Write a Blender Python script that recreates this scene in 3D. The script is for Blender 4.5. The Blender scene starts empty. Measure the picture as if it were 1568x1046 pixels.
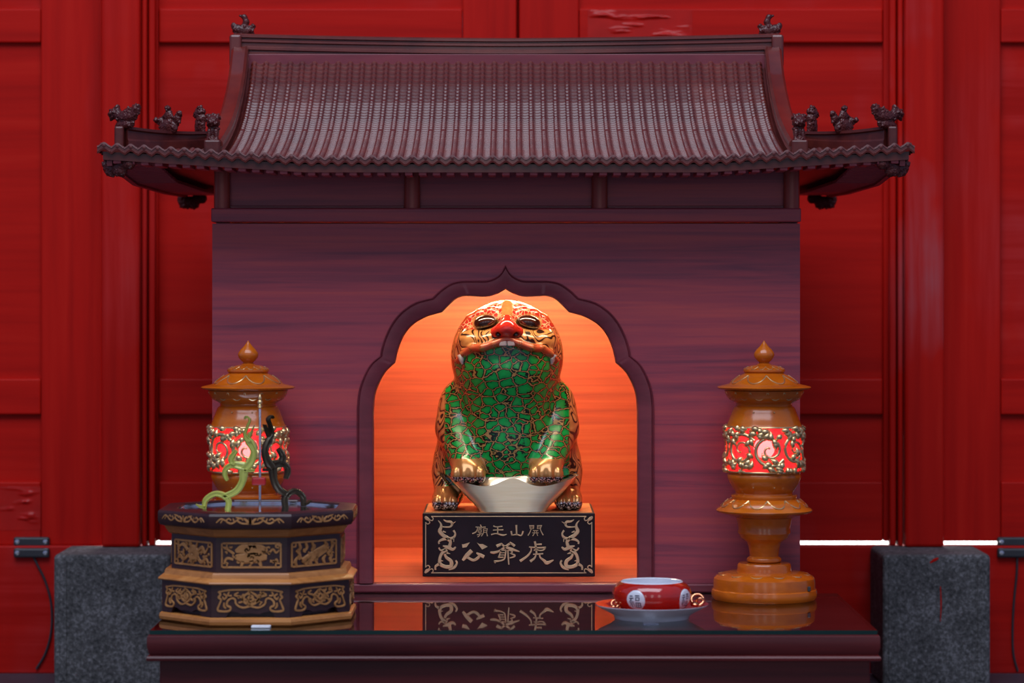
import bpy, bmesh, math, random
import numpy as np
from mathutils import Vector, Matrix, noise

random.seed(7)
sc = bpy.context.scene
C = bpy.context.collection
PI = math.pi

# ------------------------------------------------------------------ camera, sky, lights, exposure
CAMD, CAMZ, HOR = 4.3, 0.715, 450.0          # metres from shrine front, eye height, horizon row
cam = bpy.data.cameras.new('camera')
cam_o = bpy.data.objects.new('camera', cam); C.objects.link(cam_o)
cam_o.location = (0, -CAMD, CAMZ); cam_o.rotation_euler = (PI / 2, 0, 0)
cam.sensor_width = 36.0; cam.lens = 4300 / 1568 * 36.0
cam.shift_y = -(523 - HOR) / 1568
cam.dof.use_dof = True; cam.dof.focus_distance = 4.38; cam.dof.aperture_fstop = 5.0
cam.clip_end = 100
sc.camera = cam_o
sc.view_settings.view_transform = 'Standard'; sc.view_settings.look = 'None'
sc.view_settings.gamma = 1.0; sc.view_settings.use_curve_mapping = False
sc.view_settings.exposure = 0.0

world = bpy.data.worlds.new('sky'); sc.world = world; world.use_nodes = True
bg = world.node_tree.nodes['Background']
bg.inputs[0].default_value = (0.50, 0.58, 1.0, 1); bg.inputs[1].default_value = 0.36

def area(name, loc, target, sx, sy, power, color):
    l = bpy.data.lights.new(name, 'AREA'); l.shape = 'RECTANGLE'; l.size = sx; l.size_y = sy
    l.energy = power; l.color = color
    o = bpy.data.objects.new(name, l); C.objects.link(o); o.location = loc
    d = Vector(target) - Vector(loc); o.rotation_euler = d.to_track_quat('-Z', 'Y').to_euler()
    return o
area('hall_skylight', (-0.35, -2.2, 4.1), (0, 0.2, 0.6), 4.2, 2.6, 165, (0.80, 0.86, 1.0))
for dx, pw in ((-2.6, 8), (0.0, 8), (2.6, 8)):   # the three doorways of the hall front
    area('doorway_daylight', (dx, -7.4, 1.35), (dx * 0.2, 0, 0.75), 0.8, 2.3, pw, (1.0, 0.97, 0.95))
area('courtyard_daylight', (0.6, 4.6, 3.2), (0.6, 4.4, 0.0), 5.0, 3.0, 900, (1.0, 0.98, 0.95))

def W(px, py, y=0.0):
    d = CAMD + y
    return ((px - 784) * d / 4300, y, CAMZ + (HOR - py) * d / 4300)
def S(y): return (CAMD + y) / 4300           # metres per pixel at depth y
T = CAMZ - 0.458                              # table (glass) top

# ------------------------------------------------------------------ materials
MATS = {}
def newmat(name):
    m = bpy.data.materials.new(name); m.use_nodes = True
    nt = m.node_tree; b = nt.nodes['Principled BSDF']
    MATS[name] = m
    return m, nt, b
def nd(nt, t, **kw):
    n = nt.nodes.new(t)
    for k, v in kw.items(): setattr(n, k, v)
    return n
def ramp(nt, src, stops):
    r = nd(nt, 'ShaderNodeValToRGB')
    el = r.color_ramp.elements
    while len(el) < len(stops): el.new(0.5)
    for e, (p, c) in zip(el, stops): e.position = p; e.color = (*c, 1)
    nt.links.new(src, r.inputs[0]); return r.outputs[0]
def mapping(nt, scale, loc=(0, 0, 0), kind='Object'):
    tc = nd(nt, 'ShaderNodeTexCoord'); mp = nd(nt, 'ShaderNodeMapping')
    mp.inputs['Scale'].default_value = scale; mp.inputs['Location'].default_value = loc
    nt.links.new(tc.outputs[kind], mp.inputs[0]); return mp.outputs[0]
def noise_n(nt, vec, scale, detail=4, rough=0.55, dist=0.0):
    n = nd(nt, 'ShaderNodeTexNoise'); n.inputs['Scale'].default_value = scale
    n.inputs['Detail'].default_value = detail; n.inputs['Roughness'].default_value = rough
    n.inputs['Distortion'].default_value = dist
    if vec is not None: nt.links.new(vec, n.inputs['Vector'])
    return n.outputs['Fac']
def bump(nt, b, h, strength, dist=0.002):
    n = nd(nt, 'ShaderNodeBump'); n.inputs['Strength'].default_value = strength
    n.inputs['Distance'].default_value = dist
    nt.links.new(h, n.inputs['Height']); nt.links.new(n.outputs[0], b.inputs['Normal'])
def setp(b, rough=None, metal=None, coat=None, spec=None, coat_rough=0.1):
    if rough is not None: b.inputs['Roughness'].default_value = rough
    if metal is not None: b.inputs['Metallic'].default_value = metal
    if coat is not None:
        b.inputs['Coat Weight'].default_value = coat; b.inputs['Coat Roughness'].default_value = coat_rough
    if spec is not None: b.inputs['Specular IOR Level'].default_value = spec
def mix(nt, fac, a, c):
    n = nd(nt, 'ShaderNodeMix', data_type='RGBA')
    if isinstance(fac, float): n.inputs[0].default_value = fac
    else: nt.links.new(fac, n.inputs[0])
    for sock, v in ((n.inputs[6], a), (n.inputs[7], c)):
        if isinstance(v, tuple): sock.default_value = (*v, 1)
        else: nt.links.new(v, sock)
    return n.outputs[2]
def mathn(nt, op, a, b_=None, c=None, clamp=False):
    n = nd(nt, 'ShaderNodeMath', operation=op); n.use_clamp = clamp
    for i, v in enumerate((a, b_, c)):
        if v is None: continue
        if isinstance(v, (int, float)): n.inputs[i].default_value = v
        else: nt.links.new(v, n.inputs[i])
    return n.outputs[0]

def plain(name, col, rough=0.5, metal=0.0, coat=0.0, var=0.12, scale=60, bmp=0.0, spec=None):
    m, nt, b = newmat(name)
    v = noise_n(nt, mapping(nt, (1, 1, 1)), scale)
    lo = tuple(max(0, c * (1 - var)) for c in col); hi = tuple(min(1, c * (1 + var)) for c in col)
    nt.links.new(ramp(nt, v, [(0.3, lo), (0.7, hi)]), b.inputs['Base Color'])
    setp(b, rough, metal, coat, spec)
    if bmp: bump(nt, b, v, bmp, 0.001)
    return m
def wood(name, dark, mid, light, sc_vec, rough=0.35, coat=0.0, bmp=0.05, spec=0.5):
    m, nt, b = newmat(name)
    n1 = noise_n(nt, mapping(nt, sc_vec), 1.0, 6, 0.6, 0.6)
    n2 = noise_n(nt, mapping(nt, tuple(s * 0.22 for s in sc_vec), (3, 5, 7)), 1.0, 3, 0.5, 0.8)
    f = mathn(nt, 'ADD', mathn(nt, 'MULTIPLY', n1, 0.55), mathn(nt, 'MULTIPLY', n2, 0.45))
    nt.links.new(ramp(nt, f, [(0.34, dark), (0.5, mid), (0.66, light)]), b.inputs['Base Color'])
    setp(b, rough, 0, coat, spec)
    if bmp: bump(nt, b, n1, bmp, 0.0008)
    return m
def lacquer(name, stretch, wear):
    m, nt, b = newmat(name)
    n1 = noise_n(nt, mapping(nt, stretch), 1.0, 6, 0.6, 0.3)
    n2 = noise_n(nt, mapping(nt, (3.1, 3.1, 1.6), (1, 2, 3)), 1.0, 4, 0.6)
    col = ramp(nt, n1, [(0.3, (0.38, 0.0055, 0.0032)), (0.55, (0.48, 0.0080, 0.0042)), (0.75, (0.52, 0.014, 0.007))])
    wm = mathn(nt, 'MULTIPLY', ramp(nt, n2, [(0.52, (0, 0, 0)), (0.75, (1, 1, 1))]), wear)
    wm = mathn(nt, 'MULTIPLY', wm, ramp(nt, n1, [(0.35, (0, 0, 0)), (0.65, (1, 1, 1))]))
    nt.links.new(mix(nt, wm, col, (0.30, 0.11, 0.13)), b.inputs['Base Color'])
    r = nd(nt, 'ShaderNodeMapRange'); nt.links.new(n2, r.inputs[0])
    r.inputs[3].default_value = 0.36; r.inputs[4].default_value = 0.60
    nt.links.new(r.outputs[0], b.inputs['Roughness'])
    b.inputs['Specular IOR Level'].default_value = 0.10
    bump(nt, b, n1, 0.10, 0.002)
    return m

D0, M0, L0 = (0.165, 0.036, 0.062), (0.325, 0.050, 0.072), (0.45, 0.068, 0.070)
M_wood_h = wood('rosewood_horizontal', D0, M0, L0, (3.0, 30, 90), 0.42, spec=0.35)
M_wood_v = wood('rosewood_vertical', (0.20, 0.028, 0.022), (0.30, 0.044, 0.032), (0.36, 0.060, 0.040), (70, 70, 5), 0.34, spec=0.35)  # column wood; the warm light the columns catch is put into the redder tone
M_niche = wood('rosewood_lamplit', (0.24, 0.030, 0.016), (0.40, 0.062, 0.022), (0.50, 0.105, 0.034), (2.2, 30, 110), 0.45)  # body rosewood again, with warm lamplight put into its colour
M_trimw = wood('rosewood_polished', (0.12, 0.022, 0.032), (0.17, 0.029, 0.042), (0.22, 0.038, 0.050), (9, 30, 40), 0.33, spec=0.35)
M_roof = wood('rosewood_roof_polish', (0.075, 0.011, 0.010), (0.115, 0.016, 0.012), (0.16, 0.024, 0.016), (20, 20, 20), 0.34, coat=0.3)
M_carve = wood('rosewood_carved', (0.045, 0.008, 0.008), (0.085, 0.013, 0.011), (0.12, 0.020, 0.014), (40, 40, 40), 0.32, coat=0.1, spec=0.35)
M_table = wood('table_rosewood', (0.045, 0.007, 0.009), (0.095, 0.012, 0.013), (0.15, 0.017, 0.017), (3.0, 20, 60), 0.36, coat=0.05, spec=0.3)
M_red_v = lacquer('red_lacquer_upright', (40, 40, 1.6), 0.25)
M_red_worn = lacquer('red_lacquer_worn', (40, 40, 1.6), 1.0)
M_red_h = lacquer('red_lacquer_board', (1.6, 40, 40), 0.35)
M_crinkle = plain('glossy_red_paint', (0.44, 0.0072, 0.0040), 0.24, var=0.12, scale=20, spec=0.22)
M_gold = plain('gold_leaf', (0.78, 0.56, 0.27), 0.28, 0.85)
M_inlay = plain('gold_inlay', (0.56, 0.41, 0.24), 0.45, 0.25)
M_fret = wood('carved_tan_wood', (0.26, 0.11, 0.03), (0.42, 0.19, 0.055), (0.54, 0.26, 0.085), (60, 60, 60), 0.5)
M_tan = wood('tan_hardwood', (0.32, 0.115, 0.026), (0.48, 0.185, 0.044), (0.58, 0.25, 0.07), (14, 90, 120), 0.38)
M_dark = wood('ebony_wood', (0.022, 0.008, 0.010), (0.036, 0.013, 0.014), (0.055, 0.020, 0.018), (12, 60, 60), 0.32)
M_tablet = plain('tablet_black_lacquer', (0.014, 0.008, 0.012), 0.5, var=0.3, scale=20, spec=0.2)
M_gild = plain('gilded_top', (0.55, 0.25, 0.09), 0.4, 0.5, var=0.35, scale=120, bmp=0.3)
M_lamp = wood('honey_resin', (0.40, 0.078, 0.003), (0.52, 0.112, 0.004), (0.60, 0.150, 0.008), (20, 20, 60), 0.22, coat=0.2, bmp=0.0)
M_black = plain('black_plastic', (0.025, 0.027, 0.033), 0.42)
M_white = plain('white_porcelain', (0.72, 0.75, 0.82), 0.18, coat=0.3, var=0.03)
M_rglaze = plain('red_glaze', (0.42, 0.012, 0.006), 0.10, coat=0.8, var=0.15, scale=25)
M_ink = plain('navy_ink', (0.012, 0.016, 0.05), 0.4)
M_copper = plain('copper_gilt', (0.75, 0.33, 0.17), 0.16, 1.0)
M_steel = plain('polished_steel', (0.72, 0.74, 0.78), 0.12, 1.0, var=0.05)
M_jade = plain('jade_green_enamel', (0.42, 0.45, 0.09), 0.35, 0.15, coat=0.3, var=0.1, scale=40)
M_jade_shaded = plain('jade_green_shaded', (0.045, 0.032, 0.016), 0.4, 0.4, var=0.3, scale=40)  # jade enamel again, its backlit shade put into the colour
M_clip = plain('red_clip', (0.36, 0.008, 0.012), 0.4)
M_paper = plain('white_paper', (0.78, 0.80, 0.84), 0.6, var=0.03)
M_floor = plain('grey_floor_tile', (0.045, 0.05, 0.065), 0.5, scale=8, var=0.3)
M_pale = plain('pale_granite_paving', (0.75, 0.74, 0.72), 0.8, scale=8, var=0.08)
M_red_eye = plain('tiger_nose_red', (0.48, 0.022, 0.012), 0.14, coat=0.6, var=0.08)
M_eye = plain('tiger_eye_brown', (0.018, 0.006, 0.003), 0.05, coat=1.0, var=0.4, scale=30)
M_tooth = plain('tiger_tooth_white', (0.72, 0.68, 0.64), 0.3, var=0.05)

def ingot_mat():
    m, nt, b = newmat('pale_gold_ingot')
    n = noise_n(nt, mapping(nt, (8, 30, 160)), 1.0, 4, 0.6)
    nt.links.new(ramp(nt, n, [(0.3, (0.80, 0.66, 0.42)), (0.7, (0.90, 0.79, 0.56))]), b.inputs['Base Color'])
    setp(b, 0.24, 0.7); bump(nt, b, n, 0.12, 0.0006); return m
M_ingot = ingot_mat()

def granite():
    m, nt, b = newmat('grey_granite')
    v = mapping(nt, (1, 1, 1))
    n1 = noise_n(nt, v, 160, 3, 0.7); n2 = noise_n(nt, v, 14, 5, 0.6)
    f = mathn(nt, 'ADD', mathn(nt, 'MULTIPLY', n1, 0.7), mathn(nt, 'MULTIPLY', n2, 0.3))
    nt.links.new(ramp(nt, f, [(0.36, (0.028, 0.029, 0.030)), (0.52, (0.10, 0.10, 0.10)), (0.68, (0.26, 0.26, 0.27))]), b.inputs['Base Color'])
    setp(b, 0.85); bump(nt, b, f, 0.6, 0.004); return m
M_stone = granite()

def glass_mats():
    m = bpy.data.materials.new('sheet_glass'); m.use_nodes = True; nt = m.node_tree
    nt.nodes.clear()
    out = nd(nt, 'ShaderNodeOutputMaterial'); mx = nd(nt, 'ShaderNodeMixShader')
    fr = nd(nt, 'ShaderNodeFresnel'); fr.inputs[0].default_value = 1.52
    tr = nd(nt, 'ShaderNodeBsdfTransparent'); tr.inputs[0].default_value = (0.90, 0.96, 0.93, 1)
    gl = nd(nt, 'ShaderNodeBsdfGlossy'); gl.inputs['Roughness'].default_value = 0.025
    gl.inputs['Color'].default_value = (0.92, 0.96, 0.95, 1)
    nt.links.new(fr.outputs[0], mx.inputs[0]); nt.links.new(tr.outputs[0], mx.inputs[1])
    nt.links.new(gl.outputs[0], mx.inputs[2]); nt.links.new(mx.outputs[0], out.inputs[0])
    e, nt2, b = newmat('glass_cut_edge')
    v = noise_n(nt2, mapping(nt2, (6, 6, 6)), 1.0)
    nt2.links.new(ramp(nt2, v, [(0.3, (0.004, 0.022, 0.02)), (0.7, (0.008, 0.035, 0.03))]), b.inputs['Base Color'])
    setp(b, 0.15)
    return m, e
M_glass, M_gedge = glass_mats()

def drum_mat():
    m, nt, b = newmat('red_translucent_lamp_shell')
    v = noise_n(nt, mapping(nt, (1, 1, 1)), 45, 2)
    out = nt.nodes['Material Output']
    tl = nd(nt, 'ShaderNodeBsdfTranslucent'); tp = nd(nt, 'ShaderNodeBsdfTransparent'); tp.inputs[0].default_value = (1.0, 0.16, 0.18, 1)
    nt.links.new(ramp(nt, v, [(0.3, (0.85, 0.02, 0.035)), (0.7, (0.95, 0.06, 0.08))]), tl.inputs[0])
    nt.links.new(ramp(nt, v, [(0.3, (0.45, 0.008, 0.012)), (0.7, (0.6, 0.02, 0.03))]), b.inputs['Base Color'])
    setp(b, 0.15)
    m1 = nd(nt, 'ShaderNodeMixShader'); m1.inputs[0].default_value = 0.22
    nt.links.new(tl.outputs[0], m1.inputs[1]); nt.links.new(tp.outputs[0], m1.inputs[2])
    m2 = nd(nt, 'ShaderNodeMixShader'); m2.inputs[0].default_value = 0.22
    nt.links.new(m1.outputs[0], m2.inputs[1]); nt.links.new(b.outputs[0], m2.inputs[2])
    nt.links.new(m2.outputs[0], out.inputs[0]); return m
M_drum = drum_mat()
def bulb_mat():
    m, nt, b = newmat('lit_bulb_window')
    b.inputs['Base Color'].default_value = (1, 0.7, 0.65, 1)
    b.inputs['Emission Color'].default_value = (1, 0.80, 0.70, 1); b.inputs['Emission Strength'].default_value = 22.0
    return m
M_bulb = bulb_mat()

def tiger_mat():
    m, nt, b = newmat('painted_tiger_lacquer')
    A = nd(nt, 'ShaderNodeAttribute', attribute_name='zone_a'); B = nd(nt, 'ShaderNodeAttribute', attribute_name='zone_b')
    sa = nd(nt, 'ShaderNodeSeparateColor'); sb = nd(nt, 'ShaderNodeSeparateColor')
    nt.links.new(A.outputs['Color'], sa.inputs[0]); nt.links.new(B.outputs['Color'], sb.inputs[0])
    v = mapping(nt, (1, 1, 1))
    def warped(scale, amt, sq=(1, 1, 1)):
        nz = nd(nt, 'ShaderNodeTexNoise'); nz.inputs['Scale'].default_value = scale; nz.inputs['Detail'].default_value = 2
        vv = mapping(nt, sq); nt.links.new(vv, nz.inputs['Vector'])
        sub = nd(nt, 'ShaderNodeVectorMath', operation='SUBTRACT'); sub.inputs[1].default_value = (0.5, 0.5, 0.5)
        nt.links.new(nz.outputs['Color'], sub.inputs[0])
        scl = nd(nt, 'ShaderNodeVectorMath', operation='SCALE'); scl.inputs['Scale'].default_value = amt
        nt.links.new(sub.outputs[0], scl.inputs[0])
        add = nd(nt, 'ShaderNodeVectorMath', operation='ADD')
        nt.links.new(vv, add.inputs[0]); nt.links.new(scl.outputs[0], add.inputs[1]); return add.outputs[0]
    def vor(vec, scale, feat):
        n = nd(nt, 'ShaderNodeTexVoronoi', feature=feat); n.inputs['Scale'].default_value = scale
        nt.links.new(vec, n.inputs['Vector']); return n.outputs['Distance']
    # cracked green scales: gold net, black outline, green cells
    e = vor(warped(120, 0.0075, (0.82, 0.82, 1.12)), 68, 'DISTANCE_TO_EDGE')
    green = ramp(nt, e, [(0.0, (0.40, 0.24, 0.08)), (0.028, (0.34, 0.20, 0.06)), (0.042, (0.004, 0.010, 0.005)),
                         (0.105, (0.004, 0.012, 0.005)), (0.13, (0.0, 0.28, 0.045)), (0.4, (0.0, 0.38, 0.065))])
    # flowing black contour lines on gold
    cn = noise_n(nt, mapping(nt, (1.0, 1.0, 0.62)), 30, 1.0, 0.5, 0.4)
    ln = mathn(nt, 'PINGPONG', mathn(nt, 'MULTIPLY', cn, 13.0), 0.5)
    stripe = ramp(nt, ln, [(0.0, (0.012, 0.005, 0.003)), (0.13, (0.015, 0.006, 0.003)), (0.19, (0.42, 0.16, 0.045)), (0.5, (0.56, 0.27, 0.085))])
    q = vor(warped(200, 0.004), 130, 'DISTANCE_TO_EDGE')
    brow = ramp(nt, q, [(0.0, (0.60, 0.34, 0.18)), (0.05, (0.55, 0.26, 0.14)), (0.085, (0.34, 0.014, 0.010)), (0.5, (0.40, 0.018, 0.012))])
    cl = vor(warped(300, 0.004), 210, 'DISTANCE_TO_EDGE')
    claw = ramp(nt, cl, [(0.0, (0.010, 0.010, 0.02)), (0.11, (0.012, 0.012, 0.025)), (0.17, (0.62, 0.62, 0.66)), (0.6, (0.7, 0.7, 0.72))])
    base = (0.38, 0.050, 0.014)
    c = mix(nt, sa.outputs[0], base, green); c = mix(nt, sa.outputs[1], c, stripe); c = mix(nt, sa.outputs[2], c, brow)
    c = mix(nt, sb.outputs[0], c, (0.50, 0.24, 0.07)); c = mix(nt, sb.outputs[1], c, claw); c = mix(nt, sb.outputs[2], c, (0.48, 0.09, 0.035))
    nt.links.new(c, b.inputs['Base Color'])
    nt.links.new(mathn(nt, 'MULTIPLY', sb.outputs[0], 0.5), b.inputs['Metallic'])
    setp(b, 0.24, None, 0.4)
    bump(nt, b, e, 0.06, 0.001)
    return m
M_tiger = tiger_mat()

# ------------------------------------------------------------------ mesh helpers
def wloc(o):
    v = Vector((0, 0, 0))
    while o is not None: v += o.location; o = o.parent
    return v
class MB:
    def __init__(s): s.v = []; s.f = []; s.mi = []
    def add(s, vs, fs, mi=0):
        n = len(s.v); s.v += [tuple(p) for p in vs]
        for f in fs: s.f.append(tuple(i + n for i in f)); s.mi.append(mi)
    def box(s, x0, x1, y0, y1, z0, z1, mi=0):
        vs = [(x, y, z) for x in (x0, x1) for y in (y0, y1) for z in (z0, z1)]
        s.add(vs, [(0, 1, 3, 2), (4, 6, 7, 5), (0, 4, 5, 1), (2, 3, 7, 6), (0, 2, 6, 4), (1, 5, 7, 3)], mi)
    def prism(s, pts, y0, y1, mi=0):          # polygon in x,z extruded along y
        n = len(pts)
        vs = [(x, y0, z) for x, z in pts] + [(x, y1, z) for x, z in pts]
        s.add(vs, [tuple(range(n)), tuple(range(2 * n - 1, n - 1, -1))] + [(i, i + n, (i + 1) % n + n, (i + 1) % n) for i in range(n)], mi)
    def slab(s, pts, z0, z1, mi=0):           # polygon in x,y extruded along z
        n = len(pts)
        vs = [(x, y, z0) for x, y in pts] + [(x, y, z1) for x, y in pts]
        s.add(vs, [tuple(range(n - 1, -1, -1)), tuple(range(n, 2 * n))] + [(i, (i + 1) % n, (i + 1) % n + n, i + n) for i in range(n)], mi)
    def lathe(s, prof, cx=0, cy=0, n=48, mi=0, close=True):
        vs = []
        for r, z in prof:
            for k in range(n):
                a = 2 * PI * k / n; vs.append((cx + r * math.cos(a), cy + r * math.sin(a), z))
        fs = []
        for i in range(len(prof) - 1):
            for k in range(n):
                k2 = (k + 1) % n
                fs.append((i * n + k, i * n + k2, (i + 1) * n + k2, (i + 1) * n + k))
        if close:
            fs.append(tuple(range(n - 1, -1, -1))); fs.append(tuple((len(prof) - 1) * n + k for k in range(n)))
        s.add(vs, fs, mi)
    def grid(s, rows, mi=0, closed=False):    # rows of equal length point lists
        n = len(rows[0]); vs = [p for r in rows for p in r]; fs = []
        for i in range(len(rows) - 1):
            for k in range(n if closed else n - 1):
                k2 = (k + 1) % n
                fs.append((i * n + k, i * n + k2, (i + 1) * n + k2, (i + 1) * n + k))
        s.add(vs, fs, mi)
    def tube(s, path, rads, n=8, mi=0):
        path = [Vector(p) for p in path]
        if not isinstance(rads, (list, tuple)): rads = [rads] * len(path)
        rows = []; up = Vector((0.13, 0.21, 0.97))
        for i, p in enumerate(path):
            t = (path[min(i + 1, len(path) - 1)] - path[max(i - 1, 0)])
            if t.length < 1e-9: t = Vector((0, 0, 1))
            t.normalize(); a = t.cross(up)
            if a.length < 1e-3: a = t.cross(Vector((1, 0, 0)))
            a.normalize(); b = a.cross(t)
            rows.append([tuple(p + (a * math.cos(2 * PI * k / n) + b * math.sin(2 * PI * k / n)) * rads[i]) for k in range(n)])
        s.grid(rows, mi, True)
        m = len(path); base = len(s.v) - m * n
        s.f.append(tuple(base + k for k in range(n))); s.mi.append(mi)
        s.f.append(tuple(base + (m - 1) * n + k for k in range(n - 1, -1, -1))); s.mi.append(mi)
    def stroke(s, pts, wid, fmap, h=0.001, sub=5, mi=0, closed=False):   # raised ribbon: (u,v,height) -> point
        P, Wd = spline(pts, wid, sub)
        rows = []
        for i, (p, w) in enumerate(zip(P, Wd)):
            a = P[max(i - 1, 0)]; b = P[min(i + 1, len(P) - 1)]
            tx, ty = b[0] - a[0], b[1] - a[1]; l = math.hypot(tx, ty) or 1
            nx, ny = -ty / l, tx / l; e = w / 2; e2 = e * 0.72
            rows.append([fmap(p[0] - nx * e, p[1] - ny * e, 0), fmap(p[0] - nx * e2, p[1] - ny * e2, h),
                         fmap(p[0] + nx * e2, p[1] + ny * e2, h), fmap(p[0] + nx * e, p[1] + ny * e, 0)])
        s.grid(rows, mi)
        base = len(s.v) - len(rows) * 4; last = base + (len(rows) - 1) * 4
        s.f.append((base, base + 1, base + 2, base + 3)); s.f.append((last + 3, last + 2, last + 1, last)); s.mi += [mi, mi]
    def build(s, name, mat, parent=None, smooth=None, bevel=None, seg=2, recalc=True):
        off = wloc(parent) if parent else Vector((0, 0, 0))
        me = bpy.data.meshes.new(name)
        me.from_pydata([(x - off.x, y - off.y, z - off.z) for x, y, z in s.v], [], s.f)
        mats = mat if isinstance(mat, (list, tuple)) else [mat]
        for m in mats: me.materials.append(m)
        if len(mats) > 1: me.polygons.foreach_set('material_index', s.mi)
        if recalc:
            bm = bmesh.new(); bm.from_mesh(me); bmesh.ops.recalc_face_normals(bm, faces=bm.faces[:]); bm.to_mesh(me); bm.free()
        if smooth is not None:
            me.polygons.foreach_set('use_smooth', [True] * len(me.polygons)); me.set_sharp_from_angle(angle=math.radians(smooth))
        me.update()
        o = bpy.data.objects.new(name, me); C.objects.link(o); o.parent = parent
        if bevel:
            md = o.modifiers.new('bevel', 'BEVEL'); md.width = bevel; md.segments = seg; md.limit_method = 'ANGLE'
        return o
def spline(pts, wid, sub):
    n = len(pts)
    if not isinstance(wid, (list, tuple)): wid = [wid] * n
    if n == 2 or sub <= 1: 
        if n == 2: return list(pts), list(wid)
        return list(pts), list(wid)
    P, Wd = [], []
    for i in range(n - 1):
        p0 = pts[max(i - 1, 0)]; p1 = pts[i]; p2 = pts[i + 1]; p3 = pts[min(i + 2, n - 1)]
        for k in range(sub):
            t = k / sub
            P.append(tuple(0.5 * (2 * b + (c - a) * t + (2 * a - 5 * b + 4 * c - d) * t * t + (3 * b - a - 3 * c + d) * t ** 3) for a, b, c, d in zip(p0, p1, p2, p3)))
            Wd.append(wid[i] * (1 - t) + wid[i + 1] * t)
    P.append(tuple(pts[-1])); Wd.append(wid[-1]); return P, Wd
def thing(name, label, cat, loc, group=None):
    o = bpy.data.objects.new(name, None); C.objects.link(o); o.location = loc; o.empty_display_size = 0.02
    return tag(o, label, cat, group)
def tag(o, label, cat, group=None):
    o['label'] = label; o['category'] = cat
    if group: o['group'] = group
    return o
def struct(o, label=None):
    o['kind'] = 'structure'
    if label: o['label'] = label
    return o
def instance(src, parent, loc, rotz=0.0, scale=(1, 1, 1), name=None):
    o = src.copy(); C.objects.link(o); o.parent = parent; o.location = loc; o.rotation_euler = (0, 0, rotz); o.scale = scale
    return o
def copy_tree(o, parent=None):
    c = o.copy(); C.objects.link(c); c.parent = parent
    for ch in list(o.children): copy_tree(ch, c)
    return c
def bx(name, x0, x1, y0, y1, z0, z1, mat, parent=None, bevel=0.002):
    m = MB(); m.box(min(x0, x1), max(x0, x1), min(y0, y1), max(y0, y1), min(z0, z1), max(z0, z1))
    return m.build(name, mat, parent, bevel=bevel)

# signed distance modelling on a grid, meshed by surface nets
def sd_ell(P, c, r):
    x = (P[0] - c[0]); y = (P[1] - c[1]); z = (P[2] - c[2])
    k0 = np.sqrt((x / r[0]) ** 2 + (y / r[1]) ** 2 + (z / r[2]) ** 2)
    k1 = np.sqrt((x / r[0] ** 2) ** 2 + (y / r[1] ** 2) ** 2 + (z / r[2] ** 2) ** 2) + 1e-9
    return k0 * (k0 - 1) / k1
def sd_cap(P, a, b, ra, rb):
    a = np.array(a, np.float32); b = np.array(b, np.float32); d = b - a; dd = float(d @ d) or 1e-9
    px, py, pz = P[0] - a[0], P[1] - a[1], P[2] - a[2]
    t = np.clip((px * d[0] + py * d[1] + pz * d[2]) / dd, 0, 1)
    return np.sqrt((px - d[0] * t) ** 2 + (py - d[1] * t) ** 2 + (pz - d[2] * t) ** 2) - (ra + (rb - ra) * t)
def smin(a, b, k):
    h = np.maximum(k - np.abs(a - b), 0) / k
    return np.minimum(a, b) - h * h * k * 0.25
def mkgrid(lo, hi, h):
    ax = [np.arange(l, u + h, h, dtype=np.float32) for l, u in zip(lo, hi)]
    return np.meshgrid(*ax, indexing='ij')
def surface_nets(F, lo, h):
    ins = F < 0; nx, ny, nz = F.shape
    cs = (nx - 1, ny - 1, nz - 1)
    acc = np.zeros(cs + (3,), np.float32); cnt = np.zeros(cs, np.float32)
    corners = [(i, j, k) for i in (0, 1) for j in (0, 1) for k in (0, 1)]
    for a in corners:
        for ax in range(3):
            if a[ax]: continue
            b = list(a); b[ax] = 1
            sl = lambda c: tuple(slice(c[q], c[q] + cs[q]) for q in range(3))
            fa, fb = F[sl(a)], F[sl(b)]
            m = (fa < 0) != (fb < 0)
            den = np.where(m, fa - fb, 1); t = np.where(m, fa / den, 0)
            for q in range(3): acc[..., q] += m * (a[q] + (t if q == ax else 0))
            cnt += m
    act = cnt > 0; idx = -np.ones(cs, np.int64); n = int(act.sum()); idx[act] = np.arange(n)
    ii = np.argwhere(act).astype(np.float32)
    V = (ii + acc[act] / cnt[act][:, None]) * h + np.array(lo, np.float32)
    faces = []
    for ax in range(3):
        o1, o2 = [q for q in range(3) if q != ax]
        s0 = [slice(1, -1)] * 3; s0[ax] = slice(0, -1); s1 = list(s0); s1[ax] = slice(1, None)
        e = ins[tuple(s0)] != ins[tuple(s1)]
        flip = ins[tuple(s0)][e]
        w = np.argwhere(e); w[:, o1] += 1; w[:, o2] += 1
        q = []
        for da, db in ((-1, -1), (0, -1), (0, 0), (-1, 0)):
            c = w.copy(); c[:, o1] += da; c[:, o2] += db; q.append(idx[c[:, 0], c[:, 1], c[:, 2]])
        q = np.stack(q, 1)
        if ax == 1: flip = ~flip
        q[~flip] = q[~flip][:, ::-1]
        faces.append(q)
    Fc = np.concatenate(faces); Fc = Fc[(Fc >= 0).all(1)]
    return V, Fc
def np_mesh(name, V, Fc, mat, parent, unit=0.001, smooth=True):
    me = bpy.data.meshes.new(name)
    me.from_pydata((V * unit).tolist(), [], Fc.tolist())
    me.materials.append(mat)
    if smooth: me.polygons.foreach_set('use_smooth', [True] * len(me.polygons))
    me.update()
    o = bpy.data.objects.new(name, me); C.objects.link(o); o.parent = parent
    return o
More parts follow.
